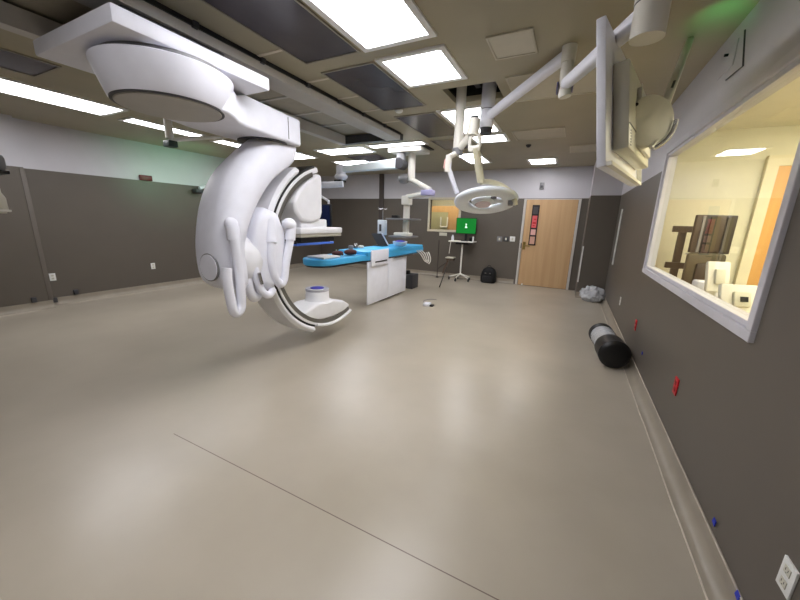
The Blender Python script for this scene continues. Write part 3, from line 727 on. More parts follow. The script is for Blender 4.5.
b = B(); b.ball((-3.40, 6.75, 1.11), .13, 1, 1, .35); obj('violet_liner', b, M_NAVY, bw)
t = thing('laptop', 'open dark laptop with a white edge standing on the foot end of the table', 'laptop', (-3.66, 6.3, 1.03))
b = B(); b.box(-3.80, -3.58, 6.28, 6.52, 1.031, 1.05); obj('keyboard_base', b, M_DGREY, t)
b = B(); b.prism([(-3.70, 6.28, 1.05), (-3.69, 6.30, 1.05), (-3.80, 6.2, 1.3), (-3.81, 6.18, 1.3)], (.12, .2, 0)); obj('screen_lid', b, M_DGREY, t)
b = B(); b.prism([(-3.575, 6.49, 1.05), (-3.56, 6.50, 1.05), (-3.67, 6.40, 1.305), (-3.685, 6.39, 1.305)], (.01, .015, 0)); obj('white_edge', b, M_WHITE, t)
for k, (x, y, r, h, mm, lb) in enumerate(((-3.72, 5.3, .05, .07, M_GREY, 'small grey cup at the head side of the thick blue mattress'), (-3.74, 5.5, .04, .1, M_STEEL, 'small steel canister on the thick blue mattress'), (-3.7, 5.62, .06, .05, M_CREAM, 'low cream dish on the thick blue mattress beside the canister'))):
    b = B(); b.lathe([(r*.8, 0), (r, .01), (r, h*.8), (r*.7, h)], (x, y, 1.031), 20); tag(obj('canister', b, mm), lb, 'container')
# infusion stand behind the table
t = thing('infusion_stand', 'grey infusion stand with a pale pump and double hook, behind the patient table', 'infusion stand', (-4.3, 6.9, 0))
hx = at(383, 209, 'y', 6.9); x = hx.x
b = B(); b.cyl((x, 6.9, .1), (x, 6.9, hx.z), .014, seg=12); obj('pole', b, M_STEEL, t)
b = B(); b.tube([(x-.12, 6.9, hx.z+.03), (x-.1, 6.9, hx.z-.005), (x, 6.9, hx.z), (x+.1, 6.9, hx.z-.005), (x+.12, 6.9, hx.z+.03)], .007, 8); obj('hook_bar', b, M_STEEL, t)
zp = at(383, 227, 'y', 6.9).z
b = B(); b.box(x-.11, x+.10, 6.84, 6.94, zp-.18, zp+.16, bev=.015); pm = obj('pump', b, mat('pale_blue_grey', (190, 198, 206), .4), t)
b = B(); b.box(x-.06, x+.0, 6.835, 6.84, zp-.1, zp+.06); obj('pump_display', b, M_DGREY, pm)
b = B(); b.box(x-.13, x-.10, 6.86, 6.90, zp-.14, zp+.16, bev=.008); obj('syringe_holder', b, M_DGREY, t)
b = B(); b.box(x-.07, x+.06, 6.85, 6.96, zp-.38, zp-.2, bev=.01); obj('lower_box', b, M_DGREY, t)
for k in range(5):
    a = 2*PI*k/5; b = B(); b.tube([(x, 6.9, .12), (x+.24*math.cos(a), 6.9+.24*math.sin(a), .05)], .014, 8); b.ball((x+.25*math.cos(a), 6.9+.25*math.sin(a), .03), .03); obj('foot', b, M_DGREY, t)
# dark bin behind the pedestal
t = thing('equipment_box', 'dark grey box on the floor just behind the foot of the patient table', 'equipment box', (-3.1, 7.0, 0))
p_ = at(409, 288, 'z', 0)
b = B(); b.box(p_.x-.2, p_.x+.13, p_.y-.1, p_.y+.25, 0, .34, bev=.015); obj('body', b, M_DGREY, t)
b = B(); b.box(p_.x-.15, p_.x-.02, p_.y-.05, p_.y+.1, .34, .42, bev=.01); obj('top_module', b, M_BLACK, t)
# adapter on the floor
p_ = at(429, 306, 'z', 0)
t = thing('power_adapter', 'small white and black power adapter with a thin cable lying on the open floor', 'adapter', p_)
b = B(); b.box(p_.x-.10, p_.x+.02, p_.y-.07, p_.y+.07, 0.001, .06, bev=.01); obj('white_block', b, M_WHITE, t)
b = B(); b.box(p_.x+.02, p_.x+.09, p_.y-.04, p_.y+.06, 0.001, .035, bev=.01); obj('black_plug', b, M_BLACK, t)
b = B(); b.tube([p_+Vector((-.06, 0, .02)), p_+Vector((-.14, .15, .006)), p_+Vector((-.24, .3, .006)), p_+Vector((-.2, .5, .006)), p_+Vector((-.05, .55, .006))], .005, 6, smooth=6); obj('cable', b, M_GREY, t)

# ------------------------------------------------------------------ far wall things
t = cart = thing('monitor_cart', 'slim white pedestal cart on castors below the green screen, by the far wall', 'cart', (-2.60, 8.95, 0))
cx, cy = -2.60, 8.95
zt = at(465, 241, 'y', 8.95).z
b = B(); b.box(cx-.34, cx+.34, cy-.2, cy+.2, zt-.03, zt, bev=.01); obj('tray', b, M_WHITE2, t)
b = B(); b.box(cx-.15, cx+.2, cy-.14, cy+.14, zt-.09, zt-.03); obj('tray_bracket', b, M_BLACK, t)
b = B(); b.cyl((cx, cy, .16), (cx, cy, zt-.03), .022); obj('pole', b, M_WHITE2, t)
for k in range(5):
    a = 2*PI*k/5-.5
    b = B(); b.tube([(cx, cy, .19), (cx+.3*math.cos(a), cy+.24*math.sin(a), .09)], .018, 8); lg = obj('leg', b, M_WHITE2, t)
    b = B(); q = (cx+.31*math.cos(a), cy+.24*math.sin(a), .04); b.cyl((q[0]-.015, q[1], .04), (q[0]+.015, q[1], .04), .04, seg=16); b.cyl((q[0], q[1], .05), (q[0], q[1], .1), .01); obj('castor', b, M_BLACK, lg)
t = thing('computer_monitor', 'computer monitor with a bright green screen and a small white figure in the middle', 'monitor', (cx, cy, zt))
s0 = at(457, 218, 'y', cy-.04); s1 = at(475.5, 234, 'y', cy-.04)
b = B(); b.box(s0.x-.01, s1.x+.01, cy-.04, cy-.005, s1.z-.01, s0.z+.01, bev=.006); sn = obj('casing', b, M_BLACK, t)
b = B(); b.box(s0.x+.005, s1.x-.005, cy-.043, cy-.0405, s1.z+.005, s0.z-.005); obj('screen', b, M_GREENS, t)
mx_, mz_ = (s0.x+s1.x)/2, (s0.z+s1.z)/2
M_ICON = mat('screen_icon', (220, 240, 225), .4, emit=(190, 235, 200), estr=.8)
b = B(); b.cyl((mx_, cy-.0445, mz_+.04), (mx_, cy-.0435, mz_+.04), .02, seg=16); b.prism([(mx_-.035, cy-.0445, mz_-.05), (mx_+.035, cy-.0445, mz_-.05), (mx_+.02, cy-.0445, mz_-.01), (mx_-.02, cy-.0445, mz_-.01)], (0, .001, 0)); b.prism([(mx_-.01, cy-.0445, mz_-.01), (mx_+.01, cy-.0445, mz_-.01), (mx_+.01, cy-.0445, mz_+.025), (mx_-.01, cy-.0445, mz_+.025)], (0, .001, 0)); obj('screen_figure', b, M_ICON, t)
b = B(); b.box(mx_-.1, mx_+.1, cy-.1, cy+.05, zt+.001, zt+.02, bev=.006); b.box(mx_-.03, mx_+.03, cy-.005, cy+.03, zt+.02, s1.z+.08); obj('stand', b, M_BLACK, t)
b = B(); b.lathe([(.03, 0), (.035, .01), (.035, .09), (.02, .13), (.02, .15)], (cx-.27, cy-.05, zt+.001), 16); tag(obj('bottle', b, M_WHITE), 'small white bottle left of the green screen on the cart tray', 'bottle')
b = B(); b.box(cx+.2, cx+.3, cy-.08, cy+.02, zt+.001, zt+.11, bev=.01); tag(obj('dispenser_box', b, M_BLACK), 'small black box right of the green screen on the cart tray', 'box')
b = B(); b.cyl((cx+.315, cy-.12, zt+.001), (cx+.315, cy-.12, zt+.13), .02, seg=14); tag(obj('tube_container', b, M_OUTLET), 'small white tube at the right end of the cart tray', 'tube')
b = B(); b.tube([(cx-.3, cy-.1, zt-.02), (cx-.31, cy-.12, zt-.2), (cx-.32, cy-.13, zt-.36)], .008, 8, smooth=6); obj('hanging_cable', b, M_WHITE2, cart)
# folded stand left of the cart
t = thing('folding_stand', 'brown folded stand with a thin upright pole, left of the green screen cart', 'folding stand', (-3.3, 8.9, 0))
p0 = at(437, 277, 'z', 0); p0.y = min(p0.y, 9.1)
p0 = at(437, 277, 'y', 9.05); p0.z = 0.0
tp = at(437.5, 240, 'y', 9.05)
b = B(); b.cyl((p0.x, 9.05, .0), (p0.x, 9.05, tp.z), .012, seg=10); b.cyl((p0.x, 9.05, 0), (p0.x, 9.05, .03), .04, seg=16); obj('upright', b, mat('dark_bronze', (58, 50, 44), .5), t)
q0 = at(439.5, 287, 'z', 0.01); q1 = at(450, 258, 'y', 8.9)
b = B(); b.tube([q0+Vector((0, 0, .005)), q1], .015, 8); b.tube([p0+Vector((0, 0, .25)), (q1.x, q1.y, q1.z-.05)], .012, 8); obj('slanted_leg', b, mat('dark_bronze', (58, 50, 44), .5), t)
b = B(); b.box(q1.x-.08, q1.x+.12, q1.y-.1, q1.y+.1, q1.z-.06, q1.z, bev=.01); b.tube([(q1.x-.02, q1.y-.1, q1.z-.06), (q1.x-.12, q1.y-.1, q1.z-.3), (q1.x-.15, q1.y-.1, q1.z-.42)], .025, 8); obj('folded_seat', b, mat('brown_canvas', (88, 72, 60), .8), t)
b = B(); b.box(q1.x-.1, q1.x+.14, q1.y-.12, q1.y+.1, q1.z+.001, q1.z+.03, bev=.01); obj('pale_pad', b, M_CREAM, t)
# small sign under the window
p_ = at(443, 234, 'y', YF)
b = B(); b.box(p_.x-.11, p_.x+.12, YF-.012, YF, p_.z-.05, p_.z+.04, bev=.003); tag(obj('wall_sign', b, M_CREAM), 'small blank cream sign on the wall under the small far window', 'sign')
# backpack
p_ = at(488, 281, 'z', 0); p_.y = 9.08; p_.x = at(488, 281, 'y', 9.08).x
t = thing('backpack', 'small black backpack slumped on the floor against the far wall left of the door', 'backpack', p_)
b = B(); rings = []
for z, w_, d__ in ((.0, .17, .10), (.03, .20, .12), (.15, .21, .125), (.28, .19, .11), (.37, .15, .09), (.42, .08, .05)):
    rings.append([(p_.x+w_*math.copysign(abs(math.cos(a))**.6, math.cos(a))+.02*z, p_.y+d__*math.copysign(abs(math.sin(a))**.6, math.sin(a)), z+.001) for a in [2*PI*i/28 for i in range(28)]])
b.loft(rings); obj('bag_body', b, mat('black_fabric', (14, 14, 16), .8, bump=.4), t, sharp=60)
b = B(); b.box(p_.x-.14, p_.x+.14, p_.y-.17, p_.y-.11, .03, .2, bev=.03); obj('front_pocket', b, mat('black_fabric2', (20, 20, 23), .75), t)
b = B(); b.tube([(p_.x-.05, p_.y, .41), (p_.x-.03, p_.y, .46), (p_.x+.03, p_.y, .46), (p_.x+.06, p_.y, .41)], .01, 8, smooth=5); obj('top_loop', b, M_BLACK, t)
for s in (-1, 1):
    b = B(); b.box(p_.x+s*.06-.02, p_.x+s*.06+.02, p_.y-.13, p_.y-.10, .26, .285); obj('buckle', b, M_STEEL, t)
# switches left of the door
for px, mm, lb in ((499.5, M_GREY, 'grey switch plate on the far wall, leftmost of three left of the door'), (506, M_DGREY, 'dark switch plate on the far wall, middle of three left of the door'), (512.5, M_OUTLET, 'white switch plate on the far wall, nearest the door frame')):
    q = at(px, 239, 'y', YF); t = thing('switch_plate', lb, 'switch plate', (q.x, YF, q.z), 'switch plates left of the door')
    b = B(); b.box(q.x-.065, q.x+.065, YF-.01, YF, q.z-.065, q.z+.065, bev=.003); obj('plate', b, mm, t)
    b = B(); b.box(q.x-.02, q.x+.02, YF-.016, YF-.01, q.z-.03, q.z+.03); obj('rocker', b, M_CREAM, t)
q = at(542, 186, 'y', YF); t = thing('wall_clock_box', 'tiny grey box fixed high on the pale wall above the door', 'wall sensor', (q.x, YF, q.z))
b = B(); b.box(q.x-.05, q.x+.05, YF-.03, YF, q.z-.08, q.z+.08, bev=.006); obj('case', b, M_GREY, t)
b = B(); b.box(q.x-.03, q.x+.03, YF-.034, YF-.03, q.z-.05, q.z+.01); obj('face', b, M_DGREY, t)
t.name = 'wall_sensor'

# ------------------------------------------------------------------ right wall things
p_ = at(592, 300, 'z', 0)
t = thing('plastic_bag', 'crumpled clear plastic bag on the floor in front of the wall block by the door', 'plastic bag', p_)
def lump(c, r, s, seed, m_, nm, par, cut=.002):
    rr = random.Random(seed); b = B()
    bmesh.ops.create_icosphere(b.bm, subdivisions=4, radius=r)
    ph = [(Vector((rr.uniform(-1, 1), rr.uniform(-1, 1), rr.uniform(-1, 1))).normalized(), rr.uniform(4, 11), rr.uniform(0, 6)) for _ in range(9)]
    for v in b.bm.verts:
        n_ = v.co.normalized(); k = 1+.12*sum(abs(math.sin(d.dot(n_)*f+h))-.6 for d, f, h in ph)
        v.co = Vector(c)+Vector((v.co.x*k*s[0], v.co.y*k*s[1], v.co.z*k*s[2])); v.co.z = max(v.co.z, cut)
    return obj(nm, b, m_, par, sharp=180)
lump((p_.x-.02, 8.15, .15), .22, (1.0, .8, .75), 3, M_WRAP, 'film', t)
lump((p_.x+.02, 8.12, .10), .15, (1.0, .8, .6), 7, mat('crumpled_white_film', (200, 202, 206), .25, bump=1, bscale=40), 'crumpled_film', t)

# black roll wrapped in film
ax0 = Vector((.60, 5.42, .16)); ax1 = Vector((.70, 4.52, .17)); R = .148
ax0 = at(601, 338, 'z', .14); ax1 = at(617, 358, 'z', .15)
dv = (ax1-ax0); dv.z = 0; dv.normalize(); ax0.z = ax1.z = R+.003
ax0 = Vector((.545, 5.12, R+.019)); ax1 = Vector((.635, 4.27, R+.019)); dv = (ax1-ax0).normalized()
t = thing('wrapped_roll', 'fat black roll with its middle wrapped in clear film, lying along the right wall', 'roll', ((ax0.x+ax1.x)/2, (ax0.y+ax1.y)/2, 0))
Q = dv.to_track_quat('Z', 'X').to_matrix().to_4x4()
Lr = (ax1-ax0).length
b = B(); b.lathe([(.02, 0), (R-.02, 0), (R, .02), (R, .12), (R-.01, .135)], ax0, 36, mtx=Q); obj('black_sleeve', b, M_BLACK, t)
b = B(); b.lathe([(R-.012, .13), (R-.012, .56)], ax0, 36, mtx=Q); obj('foam_core', b, mat('dark_foam', (44, 44, 48), .6), t)
b = B(); b.lathe([(R-.008, .12), (R-.002, .25), (R-.007, .33), (R-.001, .42), (R-.003, .55)], ax0, 36, mtx=Q); obj('clear_film', b, mat('film_wrap', (226, 228, 232), .15, alpha=.6, bump=1, bscale=30), t)
b = B(); b.lathe([(R-.012, .54), (R+.012, .55), (R+.018, Lr-.03), (R-.005, Lr), (R-.03, Lr+.01), (.02, Lr+.02)], ax0, 36, mtx=Q); obj('black_sleeve', b, M_BLACK, t)

def wall_plate(px, py, m_, label, w_=.075, h=.115, x=XR, cat='wall outlet', name='wall_outlet'):
    q = at(px, py, 'x', x); s = -1 if x > 0 else 1
    t = thing(name, label, cat, (x, q.y, q.z))
    b = B(); b.box(min(x, x+s*.008), max(x, x+s*.008), q.y-w_/2, q.y+w_/2, q.z-h/2, q.z+h/2, bev=.002); obj('plate', b, m_, t)
    return t, q
def sockets(t, q, m_, x, s):
    for dz in (-.025, .025):
        b = B(); xa = x+s*.008; b.box(min(xa, xa+s*.003), max(xa, xa+s*.003), q.y-.017, q.y+.017, q.z+dz-.015, q.z+dz+.015, bev=.001); pn = obj('socket', b, m_, t)
        b = B(); xa = x+s*.0112
        for dy in (-.007, .007): b.box(min(xa, xa+s*.0005), max(xa, xa+s*.0005), q.y+dy-.0012, q.y+dy+.0012, q.z+dz-.002, q.z+dz+.008)
        b.box(min(xa, xa+s*.0005), max(xa, xa+s*.0005), q.y-.002, q.y+.002, q.z+dz-.010, q.z+dz-.006)
        obj('socket_slots', b, M_DGREY, pn)
t, q = wall_plate(676.5, 386, M_RED, 'bright red wall outlet low on the right wall below the big window', .08, .125); sockets(t, q, mat('dark_red_plastic', (150, 16, 26), .4), XR, -1)
t, q = wall_plate(636, 325, M_RED, 'smaller-looking red wall outlet on the right wall above the black roll', .08, .125); sockets(t, q, mat('dark_red_plastic', (150, 16, 26), .4), XR, -1)
t, q = wall_plate(620.5, 301, M_OUTLET, 'white wall outlet on the right wall toward the far corner', .08, .125); sockets(t, q, M_CREAM, XR, -1)
t, q = wall_plate(789, 578, M_OUTLET, 'white wall outlet at the bottom right corner of the photo', .075, .118); sockets(t, q, M_CREAM, XR, -1)
t, q = wall_plate(153, 266, M_OUTLET, 'white wall outlet in the middle of the left grey wall', .08, .125, XL); sockets(t, q, M_CREAM, XL, 1)
t, q = wall_plate(52.5, 277, M_OUTLET, 'white wall outlet beside the corner strip at the left end of the grey wall', .08, .125, XL); sockets(t, q, M_CREAM, XL, 1)
for px, py, lb in ((642, 353, 'tiny blue tape tab above the cove near the black roll'), (715, 522, 'blue tape tab on the cove base, upper of the two near the bottom'), (738.5, 596, 'blue tape tab on the cove base at the very bottom of the photo')):
    q = at(px, py, 'x', XR-.008); b = B(); b.prism([(XR-.0085, q.y-.012, q.z-.018), (XR-.0085, q.y+.02, q.z-.012), (XR-.0085, q.y+.012, q.z+.016), (XR-.0085, q.y-.014, q.z+.012)], (-.004, 0, 0))
    if px == 642: 
        for v in b.bm.verts: v.co.x += .004
    tag(obj('tape_tab', b, M_TAPE), lb, 'tape')
# covered junction plate over the window
q = at(729, 58, 'x', XR)
t = thing('junction_plate', 'pale rounded cover plate high on the right wall with a dark angled wire', 'junction plate', (XR, q.y, q.z))
b = B(); b.box(XR-.008, XR, q.y-.13, q.y+.16, q.z-.09, q.z+.07, bev=.003); obj('plate', b, mat('pale_wall_plate', (192, 190, 196), .5), t)
b = B(); b.tube([at(745, 30, 'x', XR-.014), at(743, 66, 'x', XR-.014), at(726, 80, 'x', XR-.014)], .005, 8); obj('dark_wire', b, M_DGREY, t)
b = B(); b.cyl((XR-.008, q.y-.0, q.z+.02), (XR-.03, q.y, q.z+.02), .009, seg=12); obj('screw_stub', b, M_BLACK, t)

# left wall bits
q = at(145, 178, 'x', XL); b = B(); b.box(XL, XL+.05, q.y-.11, q.y+.11, q.z-.05, q.z+.05, bev=.006); tag(obj('alarm_box', b, mat('dark_red_box', (96, 24, 26), .4)), 'small dark red alarm box on the paint line of the left wall', 'alarm')
q = at(194, 188, 'x', XL)
t = thing('wall_camera', 'white bracket with a dark camera head on the left wall beside the curved arm', 'camera', (XL, q.y, q.z))
b = B(); b.tube([(XL, q.y+.35, q.z+.07), (XL+.1, q.y+.2, q.z+.05), (XL+.12, q.y+.05, q.z+.0)], .035, 10); obj('bracket', b, M_WHITE, t)
b = B(); b.box(XL+.04, XL+.2, q.y-.08, q.y+.14, q.z-.1, q.z-.03, bev=.01); obj('head', b, M_DGREY, t)
for px, py in ((34, 300), (55, 300), (76, 292)):
    q = at(px, py, 'x', XL+.17 if px < 50 else XL+.02); xx = q.x
    b = B(); b.box(xx-.02, xx+.02, q.y-.03, q.y+.03, q.z-.04, q.z+.04, bev=.004)
    tag(obj('floor_bracket', b, M_DGREY), {34: 'tiny dark bracket on the left cove base, nearest the picture edge', 55: 'tiny dark bracket on the left cove base under the corner strip', 76: 'tiny dark bracket on the left cove base right of the corner strip'}[px], 'bracket')
# pendant cut by the left picture edge
t = thing('ceiling_pendant', 'grey and cream ceiling pendant cut off by the left picture edge', 'pendant', (-4.3, 1.15, ZC))
yp = 1.1; q = at(-14, 165, 'y', yp); q1 = at(7, 163, 'y', yp); zt_ = at(0, 155, 'y', yp).z; zb_ = at(4, 171, 'y', yp).z
b = B(); b.cyl((q.x, yp-.1, ZC), (q.x, yp-.1, zt_-.02), .04); obj('column', b, M_WHITE2, t)
b = B(); b.box(q.x-.15, q1.x, yp-.2, yp, zb_, zt_, bev=.03); obj('grey_head', b, M_GREY, t)
b = B(); b.box(q.x-.15, q1.x+.02, yp-.21, yp, zb_-.03, zb_-.001, bev=.005); obj('dark_shelf', b, M_BLACK, t)
q3 = at(-3, 203, 'y', yp-.08)
b = B(); b.tube([(q3.x, q3.y, zb_-.03), (q3.x, q3.y, q3.z)], .035, 16); b.lathe([(.04, -.08), (.055, -.05), (.055, .04), (.03, .10)], q3, 20); obj('cream_handle', b, M_CREAM, t)
b = B(); b.tube([q3+Vector((.06*math.cos(a), .06*math.sin(a), -.06)) for a in [2*PI*i/20 for i in range(20)]], .01, 8, closed=True); obj('handle_ring', b, M_WHITE2, t)

# ------------------------------------------------------------------ hatch boom: surgical lamp
HX, HY = -1.27, 3.98
t = thing('surgical_lamp', 'white ring-shaped surgical lamp hanging from the ceiling hatch on jointed arms', 'surgical lamp', (HX, HY, ZC))
zb = at(461, 152, 'y', HY).z
b = B(); b.cyl((HX-.02, HY, ZC+.5), (HX-.02, HY, zb), .055); cl = obj('column', b, M_WHITE2, t)
cxx = HX-.02
b = B(); b.cyl((cxx, HY, zb+.04), (cxx, HY, zb-.03), .062); obj('column_collar', b, M_GREY, cl)
y1 = 3.85
j0 = at(474, 125, 'y', y1)
b = B(); b.cyl((j0.x, y1, j0.z+.06), (j0.x, y1, j0.z-.10), .06); obj('joint', b, M_WHITE2, t)
b = B(); b.cyl((j0.x, y1, j0.z+.06), (j0.x, y1, j0.z+.085), .045); obj('joint_cap', b, M_DGREY, t)
b = B(); b.tube([(cxx, HY, zb+.02), at(468, 138, 'y', 3.9), (j0.x-.02, y1, j0.z-.0)], .04, 14); obj('link_arm', b, M_WHITE2, t)
f0 = at(474.5, 141, 'y', y1); 
b = B(); b.tube([(f0.x-.045, y1, f0.z-.06), (f0.x-.05, y1, f0.z+.0), (f0.x-.02, y1, f0.z+.07), (f0.x+.03, y1, f0.z+.07), (f0.x+.06, y1, f0.z+.0), (f0.x+.055, y1, f0.z-.06)], .022, 10, smooth=4); b.box(f0.x-.06, f0.x+.07, y1-.03, y1+.03, f0.z-.11, f0.z-.05, bev=.015); obj('fork', b, M_WHITE2, t)
a1 = at(476, 148, 'y', y1); a2 = at(481, 182, 'y', 3.95)
b = B(); b.tube([a1, at(478.5, 165, 'y', 3.9), a2], .042, 14); obj('drop_arm', b, mat('yellowed_plastic', (196, 190, 164), .4), t)
hc = at(485.5, 201, 'y', 4.0)
b = B(); b.tube([a2, at(490, 182, 'y', 4.05), at(500, 185, 'y', 4.1), at(509, 191, 'y', 4.08), at(514, 199, 'y', 4.0), at(515, 205, 'y', 4.0)], .03, 12, smooth=4); obj('yoke', b, mat('yellowed_plastic', (196, 190, 164), .4), t)
kn = at(511, 203, 'y', 4.0)
b = B(); b.cyl(kn-Vector((.03, 0, .0)), kn+Vector((.05, 0, 0)), .03); obj('yoke_knob', b, M_GREY, t)
# ring head, tilted toward the camera
tilt = Matrix.Rotation(math.radians(-4), 4, 'Y') @ Matrix.Rotation(math.radians(-19), 4, 'X')
vz = Matrix.Rotation(math.atan2(hc.x, -hc.y)+PI, 4, 'Z')
MT = vz @ tilt
b = B(); n_ = 56; rings = []
for k in range(n_):
    a = 2*PI*k/n_; ring = []
    for j in range(14):
        p = 2*PI*j/14
        rr = .272+.086*math.copysign(abs(math.cos(p))**.8, math.cos(p)); z = .036*math.copysign(abs(math.sin(p))**.7, math.sin(p))
        ring.append(hc+(MT @ Vector((rr*math.cos(a), rr*math.sin(a), z))))
    rings.append(ring)
b.loft(rings, closed=True); rg = obj('lamp_ring', b, M_OREB, t, sharp=70)
b = B()
b.lathe([(.02, -.04), (.09, -.038), (.125, -.02), (.13, .01), (.10, .035), (.02, .045)], hc+(MT @ Vector((-.03, 0, 0))), 32, mtx=MT)
b.box(-.01, .235, -.055, .045, -.02, .025, mtx=Matrix.Translation(hc) @ MT, bev=.015); obj('lamp_core', b, M_OREB, t, sharp=60)
b = B(); b.lathe([(.02, -.052), (.085, -.048), (.09, -.036)], hc+(MT @ Vector((-.03, 0, 0))), 32, mtx=MT); obj('core_lens', b, mat('rose_lens', (206, 188, 196), .25), t)
b = B(); b.box(.02, .12, -.095, -.06, -.01, .01, mtx=Matrix.Translation(hc) @ MT, bev=.004); obj('core_grip', b, M_DGREY, t)
# second slender arm on the left
e0 = at(449, 160, 'y', 3.85); e1 = at(448, 169, 'y', 3.85); e2 = at(457, 193, 'y', 3.95)
b = B(); b.tube([(cxx, HY, zb+.0), (e0.x, e0.y, e0.z+.03)], .03, 12); b.cyl((e0.x, e0.y, e0.z+.05), (e0.x-.01, e0.y, e1.z-.03), .036); obj('side_joint', b, M_WHITE2, t)
b = B(); b.tube([(e0.x+.005, e0.y, e0.z), (e1.x+.01, e1.y, e1.z), at(453, 182, 'y', 3.9), e2], .028, 12); obj('side_arm', b, M_WHITE, t)
b = B(); b.cyl((e0.x-.035, e0.y, e0.z+.01), (e0.x-.045, e0.y, e0.z-.09), .02, seg=12); obj('pink_collar', b, mat('dusty_pink', (190, 150, 140), .5), t)
b = B(); b.box(-1.38, -.87, 3.70, 3.82, ZC+.12, ZC+.16); b.box(-1.30, -1.18, 3.68, 3.84, ZC+.16, ZC+.5); b.box(-1.05, -.93, 3.68, 3.84, ZC+.16, ZC+.5); b.box(-1.16, -1.10, 3.82, 4.1, ZC+.12, ZC+.16)
tag(obj('steel_framework', b, M_DGREY), 'dark steel framework inside the open square ceiling hatch', 'steel framework')

# ------------------------------------------------------------------ hatch boom: display
BX, BY = -1.0, 4.05
t = thing('display_boom', 'long white two-part ceiling boom swinging right from the hatch to the big display', 'display boom', (BX, BY, ZC))
zb = at(488, 128, 'y', BY).z
b = B(); b.cyl((BX, BY, ZC+.5), (BX, BY, zb), .075); cl = obj('column', b, M_WHITE, t)
b = B(); b.cyl((BX, BY, zb), (BX, BY, zb-.06), .07, .062); obj('lower_collar', b, M_DGREY, cl)
b = B(); zl = at(488, 110, 'y', BY).z; b.cyl((BX, BY, zl), (BX, BY, zl+.008), .077); obj('seam_ring', b, M_GREY, cl)
E1 = at(568.5, 58, 'y', 3.2); zA = at(489, 117, 'y', BY).z
def bar(b, p, q, w0, h0, w1, h1, bev=0):
    p = Vector(p); q = Vector(q); d = (q-p).normalized(); s = d.cross(Vector((0, 0, 1))).normalized(); u = s.cross(d)
    R0 = [p+s*x*w0/2+u*z*h0/2 for x, z in ((-1, -1), (1, -1), (1, 1), (-1, 1))]; R1 = [q+s*x*w1/2+u*z*h1/2 for x, z in ((-1, -1), (1, -1), (1, 1), (-1, 1))]
    b.loft([R0, R1]); return b
b = B(); bar(b, (BX, BY, zA), (E1.x, E1.y, E1.z+.03), .085, .085, .085, .085); obj('first_arm', b, M_WHITE, t, bev=.03)
zE = at(566, 97, 'y', 3.2).z
b = B(); b.cyl((E1.x, E1.y, E1.z+.08), (E1.x, E1.y, E1.z-.03), .055, .05); b.cyl((E1.x, E1.y, E1.z-.034), (E1.x, E1.y, zE+.06), .046, .046); b.cyl((E1.x, E1.y, zE+.07), (E1.x+.01, E1.y, zE), .052, .045); el = obj('elbow', b, M_WHITE2, t)
b = B(); b.cyl((E1.x, E1.y, E1.z+.08), (E1.x, E1.y, E1.z+.09), .054, .045); obj('elbow_cap', b, M_BLACK, el)
J = at(652, 8, 'y', 2.15)
b = B(); bar(b, (E1.x, E1.y, zE+.09), (J.x-.0, J.y, J.z), .085, .08, .09, .085); obj('second_arm', b, M_WHITE, t, bev=.03)
for sx_ in (-.058, .05):
    b = B(); b.cyl((E1.x+sx_, E1.y, zE+.07), (E1.x+sx_+.01, E1.y, zE+.07), .045); obj('brake_disc', b, mat('violet_grey', (120, 116, 150), .4), el)
zJ = at(652, 38, 'y', 2.15).z
b = B(); b.cyl((J.x, J.y, zJ), (J.x, J.y, J.z+.02), .072, seg=36); b.cyl((J.x, J.y, J.z+.024), (J.x, J.y, ZC), .075, seg=36); jt = obj('end_joint', b, M_WHITE2, t)
b = B(); b.cyl((J.x, J.y, J.z+.018), (J.x, J.y, J.z+.026), .0735, seg=36); obj('seam_ring', b, M_DGREY, jt)
b = B(); b.tube([(J.x-.07, J.y-.03, J.z+.05), (J.x-.05, J.y-.06, J.z+.12), (J.x-.02, J.y-.075, J.z+.17)], .012, 8); obj('dark_strap', b, M_DGREY, jt)
# the display
N0 = Vector((.045, 2.13)); N1 = Vector((.33, 3.20))
dd = (N1-N0); LD = dd.length; ang = math.atan2(dd.y, dd.x)
MD = Matrix.Translation((N0.x, N0.y, 2.25)) @ Matrix.Rotation(ang, 4, 'Z') @ Matrix.Rotation(math.radians(-8.5), 4, 'X') @ Matrix.Translation((0, 0, -2.25))      # local x runs along the display, local -y is its back (right wall side)
Z0, Z1 = 1.895, 2.605
t = thing('wall_display', 'large flat display seen edge-on, hanging at upper right with its back to the window wall', 'display', (N0.x, N0.y, Z0))
b = B(); b.box(0, LD, -.022, .022, Z0, Z1, mtx=MD, bev=.006); obj('casing', b, M_WHITE, t)
b = B(); b.box(.03, LD-.03,   .0222, .025, Z0+.03, Z1-.03, mtx=MD); obj('screen', b, mat('dim_screen', (14, 20, 18), .2, emit=(8, 110, 50), estr=.25), t)
b = B()
b.box(.0, LD, -.05, -.023, Z0, Z0+.02, mtx=MD); b.box(LD-.02, LD, -.05, -.023, Z0+.02, Z1, mtx=MD); obj('rear_rim', b, M_WHITE2, t)
b = B(); b.box(.16, LD-.1, -.10, -.023, Z0+.10, Z1-.17, mtx=MD, bev=.01); rb = obj('rear_box', b, M_CREAM, t)
b = B(); b.box(.16, LD-.1, -.102, -.099, Z0+.22, Z0+.226, mtx=MD)
for k in range(6): b.box(.2, .215, -.102, -.099, Z0+.115+k*.015, Z0+.122+k*.015, mtx=MD)
obj('vent_seam', b, M_DGREY, rb)
b = B(); b.box(.42, .86, -.125, -.10, Z0+.14, Z1-.24, mtx=MD, bev=.008); obj('mount_plate', b, M_WHITE2, t)
hubc = MD @ Vector((.62, -.19, Z0+.36))
MH = Matrix.Translation(at(649, 121, 'y', 2.5)) @ Matrix.Rotation(math.radians(22), 4, 'Z')
